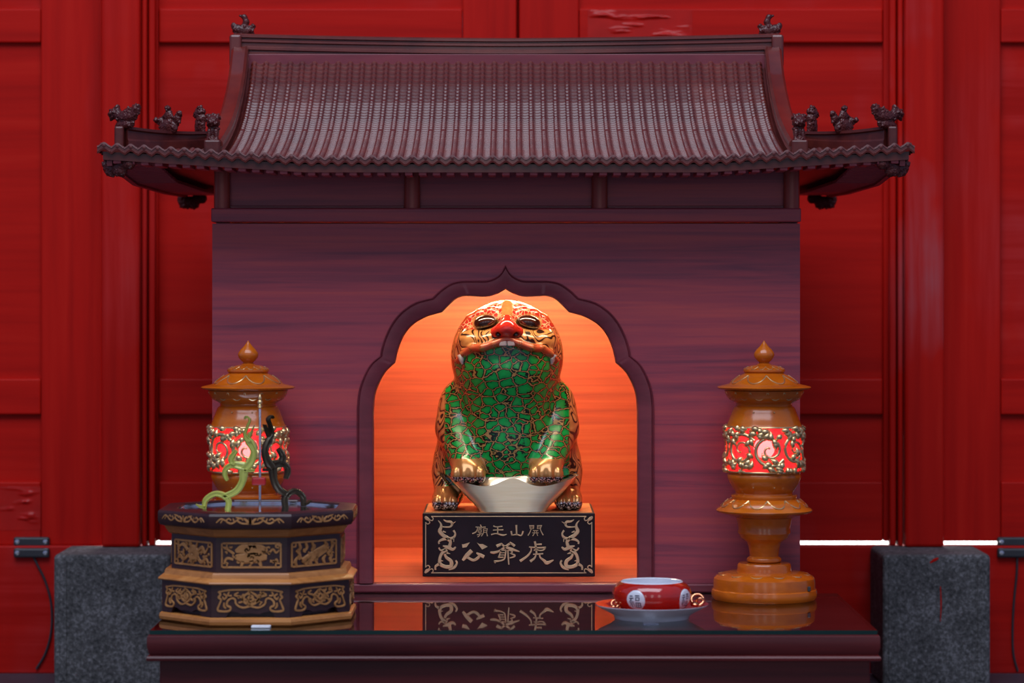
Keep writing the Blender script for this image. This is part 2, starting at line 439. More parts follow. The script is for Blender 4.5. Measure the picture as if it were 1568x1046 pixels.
def carve(name, ells, caps, mat, parent, h=1.0, k=3.0, rough=0.8, freq=0.8):
    """small carved wooden figure from blended lumps (millimetres, base at z=0)"""
    pts = [(np.array(c), max(r)) for c, r in ells] + [(np.array(a), ra) for a, b, ra, rb in caps] + [(np.array(b), rb) for a, b, ra, rb in caps]
    lo = np.min([p - r for p, r in pts], 0) - 3; hi = np.max([p + r for p, r in pts], 0) + 3
    rnd = random.Random(len(ells) * 7 + len(caps)); bumps = []
    for c, r in ells:
        for q in range(16):
            v = Vector((rnd.gauss(0, 1), rnd.gauss(0, 1) * 0.8, rnd.gauss(0, 1))).normalized()
            bumps.append((tuple(c[i] + v[i] * r[i] * 0.98 for i in range(3)), rnd.uniform(1.3, 2.6)))
    P = mkgrid(lo, hi, h); F = None
    for c, r in ells:
        d = sd_ell(P, c, r); F = d if F is None else smin(F, d, k)
    for a, b, ra, rb in caps:
        d = sd_cap(P, a, b, ra, rb); F = d if F is None else smin(F, d, k)
    for c, r in bumps: F = smin(F, sd_ell(P, c, (r, r, r)), 0.9)
    F = F + 0.45 * rough * (np.sin(P[0] * freq * 1.3 + 1.7 * np.sin(P[2] * 0.6)) * np.sin(P[2] * freq * 1.2 + 1.5 * np.sin(P[0] * 0.5 + P[1] * 0.4)))
    V, Fc = surface_nets(F, lo, h)
    return np_mesh(name, V, Fc, mat, parent)

# ------------------------------------------------------------------ the setting: floor, doors, posts, sill
def X(px, y): return W(px, 0, y)[0]
def Z(py, y): return W(0, py, y)[2]
struct(bx('floor', -4, 4, -7.5, 0.985, -0.05, 0.0, M_floor, bevel=None), 'dark grey stone floor of the hall')
struct(bx('floor', -4, 4, 1.02, 9.0, -0.05, 0.0, M_pale, bevel=None), 'pale sunlit paving outside behind the red doors')

YD, YP = 1.0, 1.014
ZTOP = 2.35
DOORB = Z(829, YD)
def door_leaf(name, label, xl0, xl1, xr0, xr1, bottom):
    x0, x1 = X(xl0, YD), X(xr1, YD)
    root = bpy.data.objects.new(name, None); C.objects.link(root); root.location = ((x0 + x1) / 2, YD + 0.025, bottom)
    struct(root, label)
    for a, b_ in ((xl0, xl1), (xr0, xr1)):
        bx('stile', X(a, YD) + 0.0008, X(b_, YD) - 0.0008, YD, YD + 0.05, bottom, ZTOP, M_red_v, root, 0.003)
    for t, b_ in ((None, -420), (13, 65), (580, 635), (738, None)):
        zt = ZTOP if t is None else Z(t, YD); zb = bottom if b_ is None else Z(b_, YD)
        bx('rail', X(xl1, YD), X(xr0, YD), YD + 0.0015, YD + 0.048, zb, zt, M_red_h, root, 0.003)
    for t, b_ in ((-420, 13), (65, 580), (635, 738)):
        bx('panel', X(xl1, YD) - 0.006, X(xr0, YD) + 0.006, YP, YP + 0.02, Z(b_, YD) - 0.006, Z(t, YD) + 0.006, M_red_h, root, None)
    return root
door_leaf('door_1', 'red lacquered panelled door leaf left of the centre gap', 222, 243, 708, 791.5, DOORB)
D2 = door_leaf('door_2', 'red lacquered panelled door leaf right of the centre gap', 794.5, 887, 1352, 1377, DOORB)
D3 = door_leaf('door_3', 'red panelled leaf with a sensor at its foot, left of the left post', -350, -262, 62, 158, 0.2400)
door_leaf('door_4', 'red panelled leaf with a sensor at its foot, right of the right post', 1442, 1533, 1850, 1935, DOORB)
struct(bx('trim_5', X(784, YD), X(802, YD), YD + 0.052, YD + 0.066, DOORB, ZTOP, M_red_v, None, 0.002), 'added red strip blocking light behind the gap between the centre doors')  # unseen strip, added to stop daylight showing through the door gap
def crinkle(door, u0, u1, v0, v1, seed, amp):   # patch of crinkled glossy paint on a door
    m = MB(); n1, n2 = 46, 34; yb = YD + 0.0010
    rows = []
    for j in range(n2 + 1):
        q = []
        for i in range(n1 + 1):
            a, b_ = i / n1, j / n2; edge = min(a, 1 - a, b_, 1 - b_) * 6
            w = noise.turbulence(Vector((a * 3 + seed, b_ * 6, seed)), 4, False) ; r = noise.noise(Vector((a * 2.2, b_ * 2.2, seed * 3)))
            hgt = amp * max(0.0, min(1, edge)) * max(0.0, w * 1.2 + r * 0.5 - 0.25)
            q.append((X(u0 + (u1 - u0) * a, YD), yb - hgt, Z(v0 + (v1 - v0) * b_, YD)))
        rows.append(q)
    m.grid(rows); m.build('crinkled_paint', M_crinkle, door, smooth=80)
crinkle(D3, -60, 62, 745, 812, 1.7, 0.010)
crinkle(D2, 900, 1060, 15, 60, 4.2, 0.006)
ST = 0.242                                   # top of the pivot stones
def post(name, p0, p1, side, mat, label):
    y = 0.94
    root = bpy.data.objects.new(name, None); C.objects.link(root); root.location = (X((p0 + p1) / 2, y), y + 0.06, ST); struct(root, label)
    bx('post_face', X(p0, y), X(p1, y), y, YD - 0.002, ST, ZTOP, mat, root, 0.006)
    e = X(p1, y) if side > 0 else X(p0, y)
    for a, b_, yy in ((0.001, 0.010, y + 0.020), (0.012, 0.024, y + 0.034)):
        bx('moulding', e + side * a, e + side * b_, yy, YD - 0.002, ST, ZTOP, mat, root, 0.003)
post('trim_1', 155, 214, 1, M_red_v, 'red square door post standing on the left granite block')
post('trim_2', 1386, 1446, -1, M_red_worn, 'red square door post with pale scuffs on the right granite block')
struct(bx('trim_3', X(-350, YD), X(1935, YD), 0.985, 1.02, 0.0, Z(836, 0.985), M_red_h, None, 0.003), 'low red threshold board beneath the doors')
struct(bx('trim_4', -4, 4, 0.96, 1.06, ZTOP, ZTOP + 0.3, M_red_h, None, 0.004), 'red lintel beam over the doors')
struct(bx('wall_left', -4, X(-350, YD), 0.97, 1.06, 0, ZTOP, M_red_h, None, 0.004), 'red timber wall left of the doors')
struct(bx('wall_right', X(1935, YD), 4, 0.97, 1.06, 0, ZTOP, M_red_h, None, 0.004), 'red timber wall right of the doors')

def stone(p0, p1, label, chip):
    yf, yb = 0.80, 0.983
    x0, x1 = X(p0, yf), X(p1, yf)
    root = thing('granite_pivot_stone', label, 'stone block', ((x0 + x1) / 2, (yf + yb) / 2, 0), 'granite blocks under the door posts')
    m = MB(); m.box(x0, x1, yf, yb, 0, ST - 0.0005)
    bod = m.build('block', M_stone, root, bevel=0.008, seg=3)
    for (a, b_, c, d) in ((x0 + 0.010, x0 + 0.024, 0.012, ST - 0.012), (x1 - 0.024, x1 - 0.010, 0.012, ST - 0.012)):
        bx('chiselled_margin', a, b_, yf - 0.0016, yf + 0.002, c, d, M_stone, root, 0.001)   # raised margin of the face
    if chip:
        m = MB(); f = lambda u, v, h: (X(u, yf), yf - 0.0004 - h, Z(v, yf))
        m.stroke([(1440, 898), (1441, 925), (1440, 952)], [1.2, 2.4, 0.8], f, 0.0004)
        m.build('paint_drip', M_red_v, root)
        m = MB(); m.stroke([(1424, 862), (1432, 857), (1437, 855)], [2, 5, 2], f, 0.0004); m.build('paint_spot', M_red_v, root)
stone(82, 262, 'plain grey granite block under the door post behind the octagonal censer', False)
stone(1352, 1517, 'grey granite block with a thin red paint drip under the scuffed door post', True)

def sensor(px0, px1, cx, side):
    ys = YD - 0.012
    for k, (a, b_, lab) in enumerate(((822, 836.5, 'upper'), (839, 853.5, 'lower'))):
        yb = YD - 0.0003 if k == 0 else 0.9847
        root = thing('door_contact_sensor', f'{lab} half of black door sensor on red {"door leaf" if k == 0 else "threshold"} beside the {"plain" if side < 0 else "paint-dripped"} granite block',
                     'sensor', (X((px0 + px1) / 2, yb), yb - 0.006, Z(b_, yb)), 'black door contact sensors')
        m = MB(); m.box(X(px0, yb), X(px1, yb), yb - 0.011, yb, Z(b_, yb), Z(a, yb)); m.build('case', M_black, root, bevel=0.0035)
        for q in (px0 + 6, px1 - 6):
            m = MB(); f = lambda u, v, h: (u, yb - 0.0112 - h, v); cx_, cz_ = X(q, yb), Z((a + b_) / 2, yb)
            m.lathe([(0.0045, 0), (0.0045, 0.001), (0.0025, 0.0016)], 0, 0, 12)
            m.v = [(cx_ + x, yb - 0.0108 - z, cz_ + y) for x, y, z in m.v]
            m.build('screw', M_steel, root)
        if k == 1:
            m = MB()
            if side < 0: path = [(52, 853), (58, 865), (70, 890), (79, 925), (79, 965), (70, 1000), (56, 1024)]
            else: path = [(1557, 853), (1556, 880), (1552, 920), (1550, 960), (1551, 1000), (1558, 1028)]
            P, _ = spline([(X(u, yb), yb - 0.004, max(Z(v, yb), 0.003)) for u, v in path], 1, 5)
            m.tube(P, 0.0022, 8); m.build('cable', M_black, root, smooth=60)
sensor(22, 77, 50, -1); sensor(1526, 1581, 1555, 1)

# ------------------------------------------------------------------ shrine: body
SX = -0.0090                                  # shrine centre line
shrine = thing('wooden_shrine', 'dark rosewood model temple shrine with tiled hip roof and cusped arch', 'shrine', (SX, 0.36, 0.0))
BX0, BX1 = X(325, 0), X(1225, 0)
ZB = T                                         # bottom of the front panel
bx('plinth', BX0 + 0.01, BX1 - 0.01, 0.004, 0.72, 0.0, ZB - 0.001, M_wood_h, shrine)
bx('base_moulding', BX0, BX1, -0.004, 0.022, ZB, Z(893.5, 0), M_trimw, shrine, 0.003)
# arch outlines (pixels on the front plane, left half; apex last)
AO = [(546.5, 893), (546.5, 800), (546.5, 700), (546.5, 625), (549, 600), (556, 578), (567, 558), (582, 545), (584, 533), (590, 515), (600, 495),
      (615, 477), (636, 463), (662, 456), (667, 451), (676, 443), (690, 434), (706, 430), (728, 429.5), (747, 429), (760, 424), (768, 417), (774, 406)]
AI = [(572, 893), (572, 800), (572, 700), (572, 630), (574, 606), (580, 588), (590, 570), (605, 556), (607, 546), (612, 528), (621, 510),
      (634, 496), (654, 485), (677, 478.5), (682, 473), (690, 465), (700, 457), (713, 453.5), (732, 454.5), (747, 454.5), (759, 451), (767, 447.5), (774, 443)]
def sharp_curve(pts, breaks):
    out = []
    for a, b_ in zip(breaks[:-1], breaks[1:]):
        P, _ = spline(pts[a:b_ + 1], 1, 4); out += P[:-1]
    return out + [pts[-1]]
BR = [0, 3, 7, 13, 22]
def full(pts):
    L = sharp_curve(pts, BR)
    L = [(X(u, 0), Z(v, 0)) for u, v in L]
    cx = X(774, 0)
    return L + [(2 * cx - x, z) for x, z in reversed(L[:-1])]
AOf, AIf = full(AO), full(AI)
PT = Z(342.5, 0); PB = Z(893.5, 0)
mid = [((a[0] + b_[0]) / 2, (a[1] + b_[1]) / 2) for a, b_ in zip(AOf, AIf)]
m = MB()
outline = [(BX0, PB), (BX0, PT), (BX1, PT), (BX1, PB)] + [(x, max(z, PB)) for x, z in reversed(mid)]
m.prism(outline, 0.0, 0.020); m.build('front_panel', M_wood_h, shrine)
m = MB(); rows = []
for o, i in zip(AOf, AIf):
    L = lambda t: (o[0] + (i[0] - o[0]) * t, max(PB, o[1] + (i[1] - o[1]) * t))
    q = []
    for t, y in ((0, 0.0005), (0.0, -0.003), (0.05, -0.0045), (0.12, -0.003), (0.16, -0.0055), (0.86, -0.0055), (0.95, -0.004), (1.0, 0.0), (1.0, 0.022), (0.5, 0.022)):
        a, b_ = L(t); q.append((a, y, b_))
    rows.append(q)
m.grid(rows, closed=True); m.build('arch_trim', M_trimw, shrine, smooth=35)
bx('side_panel', BX0, BX0 + 0.018, 0.021, 0.72, ZB, PT, M_wood_h, shrine)
bx('side_panel', BX1 - 0.018, BX1, 0.021, 0.72, ZB, PT, M_wood_h, shrine)
NB = 0.609
bx('niche_back', BX0 + 0.019, BX1 - 0.019, NB, NB + 0.012, ZB, Z(300, 0), M_niche, shrine, None)
bx('niche_floor', BX0 + 0.019, BX1 - 0.019, 0.021, NB - 0.001, ZB, PB, M_niche, shrine, None)
bx('back_panel', BX0, BX1, 0.722, 0.738, ZB, PT, M_wood_h, shrine)
# beam over a thin gap, frieze and columns
m = MB(); m.box(BX0 - 0.001, BX1 + 0.001, -0.008, 0.735, Z(340, 0), Z(319, 0)); m.build('lintel_beam', M_wood_h, shrine, bevel=0.002)
for a in (340, 1212): bx('gap_spacer', X(a, 0) - 0.012, X(a, 0) + 0.012, 0.030, 0.70, PT, Z(340, 0), M_wood_h, shrine, None)
bx('ceiling_board', BX0 + 0.019, BX1 - 0.019, 0.06, NB - 0.001, Z(340, 0) - 0.010, Z(340, 0) - 0.002, M_niche, shrine, None)
FZ0, FZ1 = Z(319, 0), CAMZ + 0.19
cols = [340, 631, 918, 1212]
for a, b_ in zip(cols[:-1], cols[1:]):
    bx('frieze_board', X(a, 0.015) + 0.010, X(b_, 0.015) - 0.010, 0.012, 0.026, FZ0 + 0.001, FZ1, M_wood_h, shrine, None)
    bx('frieze_sill', X(a, 0.01) + 0.012, X(b_, 0.01) - 0.012, 0.006, 0.012, FZ0 + 0.0002, FZ0 + 0.004, M_trimw, shrine, 0.001)
for sx_ in (BX0 + 0.004, BX1 - 0.016): bx('frieze_board', sx_, sx_ + 0.012, 0.026, 0.70, FZ0 + 0.001, FZ1, M_wood_h, shrine, None)
colm = MB(); colm.lathe([(0.0125, 0), (0.0125, 0.02), (0.0120, FZ1 - FZ0)], 0, 0, 24)
c0 = None
for a in cols:
    for yy in (0.006, 0.71):
        if c0 is None: c0 = colm.build('column', M_wood_v, shrine, smooth=40); o = c0; c0.data.transform(Matrix.Translation(wloc(shrine)))
        else: o = instance(c0, shrine, (0, 0, 0))
        o.location = (X(a, 0.006) - SX, yy - 0.36, FZ0)

area('niche_lamp_light', (SX + 0.002, 0.400, Z(352, 0)), (SX, 0.45, T + 0.12), 0.40, 0.05, 6.8, (1.0, 0.74, 0.42))
area('niche_lamp_light', (SX + 0.002, 0.070, Z(372, 0)), (SX, 0.30, T + 0.14), 0.40, 0.03, 1.35, (1.0, 0.80, 0.55))

# ------------------------------------------------------------------ shrine: roof (coordinates relative to centre line SX)
RP = [(-0.140, 0.196), (-0.105, 0.199), (-0.067, 0.205), (0.0, 0.219), (0.067, 0.236), (0.125, 0.253), (0.186, 0.276), (0.25, 0.308), (0.30, 0.340), (0.345, 0.384)]
HX, YE, YR = 0.597, -0.140, 0.36              # half width of the eaves, front eave, ridge line
YBK = 2 * YR - YE
def prof_z(y):
    if y <= RP[0][0]: return RP[0][1]
    for (a, za), (b_, zb) in zip(RP[:-1], RP[1:]):
        if y <= b_: return za + (zb - za) * (y - a) / (b_ - a)
    return RP[-1][1]
def lift(x, d):                                # corner upsweep; d = distance in from the eave
    t = max(0.0, (abs(x) - 0.30) / 0.297)
    return 0.019 * t ** 1.7 * max(0.0, 1 - d / 0.30)
def rz(x, y):                                  # height of the roof deck over CAMZ
    yy = y if y <= YR else 2 * YR - y
    dF = yy - YE; dS = HX - abs(x)
    d = min(dF, dS) if abs(x) > 0.445 else dF
    edge = min(dF, dS)
    # corner upsweep on both eaves
    l = lift(x, dF) if dF < 0.3 else 0.0
    ty = max(0.0, (abs(YR - yy) - 0.20) / 0.30)
    l2 = 0.019 * ty ** 1.7 * max(0.0, 1 - dS / 0.30) if dS < 0.3 else 0.0
    return prof_z(YE + d) + max(l, l2) * (1.0 if y <= YR else 0.25)
m = MB()                                       # deck: front slope, back slope with hip ends
nxs = [-HX + 2 * HX * i / 60 for i in range(61)]
nys = [YE + (YBK - YE) * j / 56 for j in range(57)]
def in_gable(x): return abs(x) <= 0.4455
top = [[(SX + x, y, CAMZ + rz(x, y) - 0.004) for x in nxs] for y in nys]
bot = [[(SX + x, y, CAMZ + min(rz(x, y), rz(x, YE + min(y - YE, YBK - y, 0.12))) - 0.016) for x in nxs] for y in nys]
m.grid(top); m.grid([r[::-1] for r in bot])
for A, B in ((top[0], bot[0]), (top[-1], bot[-1]), ([r[0] for r in top], [r[0] for r in bot]), ([r[-1] for r in top], [r[-1] for r in bot])):
    m.grid([A, B])
m.build('roof_deck', M_carve, shrine, smooth=40)
# convex tile columns and pan rows
SP = 0.01983
def arc_samples(y0, x, n_rows):
    N = 160; ys = [y0 + (YE - 0.002 - y0) * i / N for i in range(N + 1)]
    zs = [CAMZ + (prof_z(y) + lift(x, y - YE) if abs(x) <= HX else 0) for y in ys]
    L = [0]
    for i in range(N): L.append(L[-1] + math.hypot(ys[i + 1] - ys[i], zs[i + 1] - zs[i]))
    def at(s):
        s = min(max(s, 0), L[-1])
        for i in range(N):
            if s <= L[i + 1] + 1e-12:
                t = (s - L[i]) / max(L[i + 1] - L[i], 1e-9)
                y = ys[i] + (ys[i + 1] - ys[i]) * t; z = zs[i] + (zs[i + 1] - zs[i]) * t
                i0, i1 = max(0, i - 4), min(N, i + 5)
                ty, tz = ys[i1] - ys[i0], zs[i1] - zs[i0]; l = math.hypot(ty, tz)
                return y, z, -(-tz) / l * 1.0, -ty / l          # point, normal (ny, nz)
        return ys[-1], zs[-1], 0, 1
    return at, L[-1]
TL = 0.0112
def tile_row(x, y0, convex):
    at, L = arc_samples(y0, x, 0); mb = MB(); rows = []
    body = L - 0.022; n = max(1, int(body / TL)); tl = body / n if body > 0 else L
    stops = []
    for i in range(n):
        stops += [(i * tl, 0.0), ((i + 0.40) * tl, 0.85), ((i + 0.78) * tl, 1.0), ((i + 0.97) * tl, 0.15)]
    stops += [(max(body, 0) + 0.0005, 0.75), (L, 0.85)]
    for s, k in stops:
        y, z, ny, nz = at(s)
        if nz < 0: ny, nz = -ny, -nz
        q = []
        if convex:
            r = 0.0039 + 0.0019 * k
            for j in range(7):
                a = PI * j / 6; hx, hh = -math.cos(a) * r, math.sin(a) * r * 1.05
                q.append((x + hx, y + ny * hh, z + nz * hh))
        else:
            for j in range(5):
                u = -1 + j / 2; hh = -0.0005 + 0.0022 * (u * u) + 0.0024 * k
                q.append((x + u * 0.0068, y + ny * hh, z + nz * hh))
        rows.append(q)
    mb.grid(rows)
    if convex: mb.add(rows[-1], [tuple(range(6, -1, -1))]); mb.add(rows[0], [tuple(range(7))])
    mb.v = [(SX + a, b_, c) for a, b_, c in mb.v]
    return mb
def y_start(x):
    ax = abs(x)
    if ax <= 0.424: return 0.344
    if ax < 0.458: return -0.052
    return YE + (HX - ax) - 0.010
proto = {}
for i in range(-29, 30):
    for convex in (True, False):
        x = i * SP + (0 if convex else SP / 2)
        if abs(x) > 0.585 or (HX - abs(x)) < 0.022: continue
        nm = 'cover_tile_row' if convex else 'pan_tile_row'
        if abs(x) < 0.30:
            if nm not in proto: 
                proto[nm] = tile_row(0, 0.344, convex).build(nm, M_roof, shrine, smooth=40); o = proto[nm]
            else: o = instance(proto[nm], shrine, (0, 0, 0))
            o.location = (x, 0, 0)
        else:
            tile_row(x, y_start(x), convex).build(nm, M_roof, shrine, smooth=40)
# scalloped drip tiles, fascia and rafter ends along the eaves
mb = MB(); rows = []
for k in range(13):
    u = -0.5 + k / 12; c = 0.0027 * math.cos(2 * PI * u); x = u * SP
    rows.append([(x, 0.001, c + 0.0062), (x, -0.0025, c + 0.0062), (x, -0.0032, c + 0.0036), (x, -0.0020, c + 0.0030), (x, -0.0020, c - 0.0018), (x, -0.0034, c - 0.0024), (x, -0.0026, c - 0.0054), (x, 0.001, c - 0.0054)])
mb.grid(rows, closed=True); 
mb.lathe([(0.0028, 0), (0.0028, 0.001), (0.0012, 0.0016)], 0, 0, 8)
nl = 3 * 8; mb.v[-nl:] = [(a, -0.002 - c, b_ + 0.0040) for a, b_, c in mb.v[-nl:]]
drip = mb.build('drip_tile', M_roof, shrine, smooth=45)
first = True
def place(src, loc, rot):
    return instance(src, shrine, (loc[0], loc[1] - 0.36, loc[2]), rot)
for i in range(-30, 31):
    x = i * SP
    if abs(x) > HX: continue
    if first: drip.location = (x, YE - 0.36 - 0.003, CAMZ + rz(x, YE) + 0.001); first = False
    else: place(drip, (x, YE - 0.003, CAMZ + rz(x, YE) + 0.001), 0)
ny_ = int((YBK - YE) / SP)
for s in (-1, 1):
    for j in range(ny_ + 1):
        y = YE + 0.006 + j * SP
        if y > YBK: break
        place(drip, (s * (HX + 0.002), y, CAMZ + rz(HX, y) + 0.001), s * PI / 2)
def strip(name, path, h0, h1, t, mat):         # fascia board following an eave: path of (x,y,z)
    mb = MB(); rows = []
    for i, p in enumerate(path):
        a = Vector(path[max(0, i - 1)]); b_ = Vector(path[min(len(path) - 1, i + 1)]); d = (b_ - a); d.z = 0; d.normalize()
        n = Vector((d.y, -d.x, 0)) * t
        rows.append([(p[0] + n.x, p[1] + n.y, p[2] + h0), (p[0] + n.x, p[1] + n.y, p[2] + h1), (p[0] - n.x, p[1] - n.y, p[2] + h1), (p[0] - n.x, p[1] - n.y, p[2] + h0)])
    mb.grid(rows, closed=True); e = len(rows) * 4
    mb.f += [(0, 1, 2, 3), (e - 1, e - 2, e - 3, e - 4)]; mb.mi += [0, 0]
    return mb.build(name, mat, shrine, smooth=30)
fx = [-HX + 0.008 + (2 * HX - 0.016) * i / 60 for i in range(61)]
strip('fascia_board', [(SX + x, YE + 0.008, CAMZ + rz(x, YE)) for x in fx], -0.0150, -0.0040, 0.004, M_wood_h)
for s in (-1, 1):
    fy = [YE + 0.012 + (YBK - YE - 0.024) * i / 50 for i in range(51)]
    strip('fascia_board', [(SX + s * (HX - 0.008), y, CAMZ + rz(HX, y)) for y in fy], -0.0240, -0.0040, 0.004, M_wood_h)
RS = 0.0206
raf = MB(); raf.box(-0.0058, 0.0058, 0.004, 0.075, -0.0205, -0.0148)
rafter = raf.build('rafter_end', M_wood_h, shrine, bevel=0.0008, seg=1); first = True
for i in range(-28, 29):
    x = i * RS
    loc = (x, YE, CAMZ + rz(x, YE))
    if first: rafter.location = (loc[0], loc[1] - 0.36, loc[2]); first = False; rafter.data.transform(Matrix.Translation(wloc(shrine)))
    else: place(rafter, loc, 0)
drip.data.transform(Matrix.Translation(wloc(shrine)))
for s in (-1, 1):
    for j in range(46):
        y = YE + 0.03 + j * RS
        if y > YBK - 0.02: break
        place(rafter, (s * HX, y, CAMZ + rz(HX, y)), s * PI / 2)
# ridges
def ridge_curve(y0, y1, n, off):
    ys = [y0 + (y1 - y0) * i / n for i in range(n + 1)]; out = []
    for y in ys:
        dz = (prof_z(y + 0.012) - prof_z(y - 0.012)) / 0.024
        l = math.hypot(1, dz); out.append((y, CAMZ + prof_z(y) + off, -dz / l, 1 / l))
    return out
RPROF = [(-0.0140, -0.004), (-0.0140, 0.010), (-0.0105, 0.0125), (-0.0105, 0.0165), (-0.0140, 0.0185), (-0.0135, 0.0235), (-0.0095, 0.0275), (-0.006, 0.0265), (0.006, 0.0265), (0.0095, 0.0275), (0.0135, 0.0235),
         (0.0140, 0.0185), (0.0105, 0.0165), (0.0105, 0.0125), (0.0140, 0.010), (0.0140, -0.004)]
for s in (-1, 1):
    for back in (0, 1):
        m = MB(); rows = []
        for y, z, ny, nz in ridge_curve(-0.067, 0.352, 46, 0.0):
            q = []
            for hx, hh in RPROF:
                yy = y + ny * hh; yy = 2 * YR - yy if back else yy
                q.append((SX + s * 0.440 + hx, yy, z + nz * hh))
            rows.append(q)
        m.grid(rows, closed=True); n = len(RPROF); e = len(rows) * n
        m.f += [tuple(range(n)), tuple(range(e - 1, e - n - 1, -1))]; m.mi += [0, 0]
        m.build('gable_ridge', M_roof, shrine, smooth=32)
    m = MB()                                    # gable wall
    pts = [(y, CAMZ + prof_z(y) + 0.004) for y in (0.0, 0.067, 0.125, 0.186, 0.25, 0.30, 0.345)]
    poly = pts + [(2 * YR - y, z) for y, z in reversed(pts)]
    vs = [(SX + s * 0.4275, y, z) for y, z in poly] + [(SX + s * 0.4525, y, z) for y, z in poly]; n = len(poly)
    m.add(vs, [tuple(range(n)), tuple(range(2 * n - 1, n - 1, -1))] + [(i, (i + 1) % n, (i + 1) % n + n, i + n) for i in range(n)])
    m.build('gable_wall', M_carve, shrine)
MPROF = [(0.014, -0.044), (0.014, -0.029), (0.010, -0.0285), (0.010, -0.0265), (0.015, -0.025), (0.015, -0.021), (0.012, -0.0195), (0.012, -0.014), (0.016, -0.0125), (0.016, -0.009), (0.0125, -0.008), (0.0125, -0.0065), (0.017, -0.005), (0.017, -0.001), (0.014, 0.001)]
m = MB(); rows = []
for i in range(49):
    x = -0.452 + 0.904 * i / 48; z = CAMZ + 0.4225 + 0.0075 * (abs(x) / 0.452) ** 1.6
    q = [(SX + x, YR - a, z + b_ - (0.0075 * (abs(x) / 0.452) ** 1.6 if b_ < -0.03 else 0)) for a, b_ in MPROF] + [(SX + x, YR + a, z + b_ - (0.0075 * (abs(x) / 0.452) ** 1.6 if b_ < -0.03 else 0)) for a, b_ in reversed(MPROF)]
    rows.append(q)
m.grid(rows, closed=True); n = len(rows[0]); e = len(rows) * n
m.f += [tuple(range(n)), tuple(range(e - 1, e - n - 1, -1))]; m.mi += [0, 0]
m.build('main_ridge', M_roof, shrine, smooth=32)
bx('ridge_board', SX - 0.428, SX + 0.428, YR - 0.022, YR + 0.022, CAMZ + 0.372, CAMZ + 0.396, M_trimw, shrine, 0.001)
for s in (-1, 1): bx('ridge_end_block', SX + s * 0.438, SX + s * 0.458, YR - 0.024, YR + 0.024, CAMZ + 0.375, CAMZ + 0.4285, M_roof, shrine, 0.004)
# hip ridges
for s in (-1, 1):
    for back in (0, 1):
        m = MB(); rows = []
        for i in range(13):
            t = i / 12; ax = 0.452 + (0.568 - 0.452) * t; y = YE + HX - ax
            zt = CAMZ + 0.246 + 0.0035 * (2 * t - 1) ** 2; zb = CAMZ + prof_z(y) - 0.002
            dx, dy = 0.7071, 0.7071
            q = []
            for w, z in ((-0.008, zb), (-0.008, zb + 0.6 * (zt - zb)), (-0.006, zb + 0.66 * (zt - zb)), (-0.006, zt - 0.006), (-0.010, zt - 0.004), (-0.010, zt), (0.010, zt), (0.010, zt - 0.004), (0.006, zt - 0.006), (0.006, zb + 0.66 * (zt - zb)), (0.008, zb + 0.6 * (zt - zb)), (0.008, zb)):
                xx, yy = ax + w * dx, y + w * dy
                q.append((SX + s * xx, 2 * YR - yy if back else yy, z))
            rows.append(q)
        m.grid(rows, closed=True); e = len(rows) * 12
        m.f += [tuple(range(12)), tuple(range(e - 1, e - 13, -1))]; m.mi += [0, 0]
        m.build('hip_ridge', M_carve, shrine, smooth=30)

# carved roof figures (millimetres; facing left, mirrored on the right)
figs = {}
figs['ridge_finial'] = carve('ridge_finial', [((2, 0, 10), (13, 7, 10)), ((-9, 0, 12), (8, 6, 8)), ((12, 0, 9), (7, 6, 7)), ((-16, 0, 17), (3.5, 3, 4)), ((16, 0, 16), (4, 3, 3))],
    [((2, 0, 14), (6, 0, 24), 5, 5), ((6, 0, 24), (3, 0, 32), 5, 4.5), ((3, 0, 32), (-4, 0, 34), 4, 2)], M_carve, shrine, 0.8, 2.2, 0.7, 0.9)
figs['dragon_head_end'] = carve('dragon_head_end', [((0, 0, 4), (17, 7, 7)), ((2, 0, 16), (20, 8, 9)), ((-18, 0, 22), (11, 7, 8)), ((20, 0, 25), (7, 6, 9)), ((-25, 0, 19), (5, 5, 5)), ((8, 0, 24), (8, 6, 6)), ((-14, 0, 28), (4, 4, 4))],
    [((16, 0, 20), (25, 0, 32), 5, 2), ((-20, 0, 16), (-26, 0, 12), 3, 2)], M_carve, shrine, 0.8, 2.8, 1.1, 0.75)
figs['rider_figure'] = carve('rider_figure', [((0, 0, 9), (17, 7, 10)), ((-15, 0, 17), (8, 5, 5)), ((-21, 0, 18), (4, 3, 3)), ((17, 0, 20), (6, 5, 8)), ((0, 0, 24), (7, 5, 9)), ((0, 0, 35), (4.2, 4, 4.6)), ((20, 0, 27), (4, 3, 3))],
    [((-4, 0, 27), (-11, 0, 22), 2.5, 2), ((4, 0, 27), (9, 0, 21), 2.5, 2), ((-10, 0, 2), (10, 0, 2), 5, 5)], M_carve, shrine, 0.8, 2.2, 1.0, 0.85)
figs['standing_lion'] = carve('standing_lion', [((1, 0, 12), (8, 6, 12)), ((-2, 0, 30), (7.5, 6, 7.5)), ((2, 0, 22), (8, 6, 7)), ((-6, 0, 27), (4, 4, 4)), ((1, 0, 37), (4.5, 4, 4)), ((6, 0, 33), (3.5, 3.5, 4))],
    [((-5, 0, 18), (-6, 0, 2), 3, 3), ((6, 0, 12), (7, 0, 2), 3.5, 3.2), ((8, 0, 14), (11, 0, 24), 2, 2.5)], M_carve, shrine, 0.8, 2.2, 1.0, 0.9)
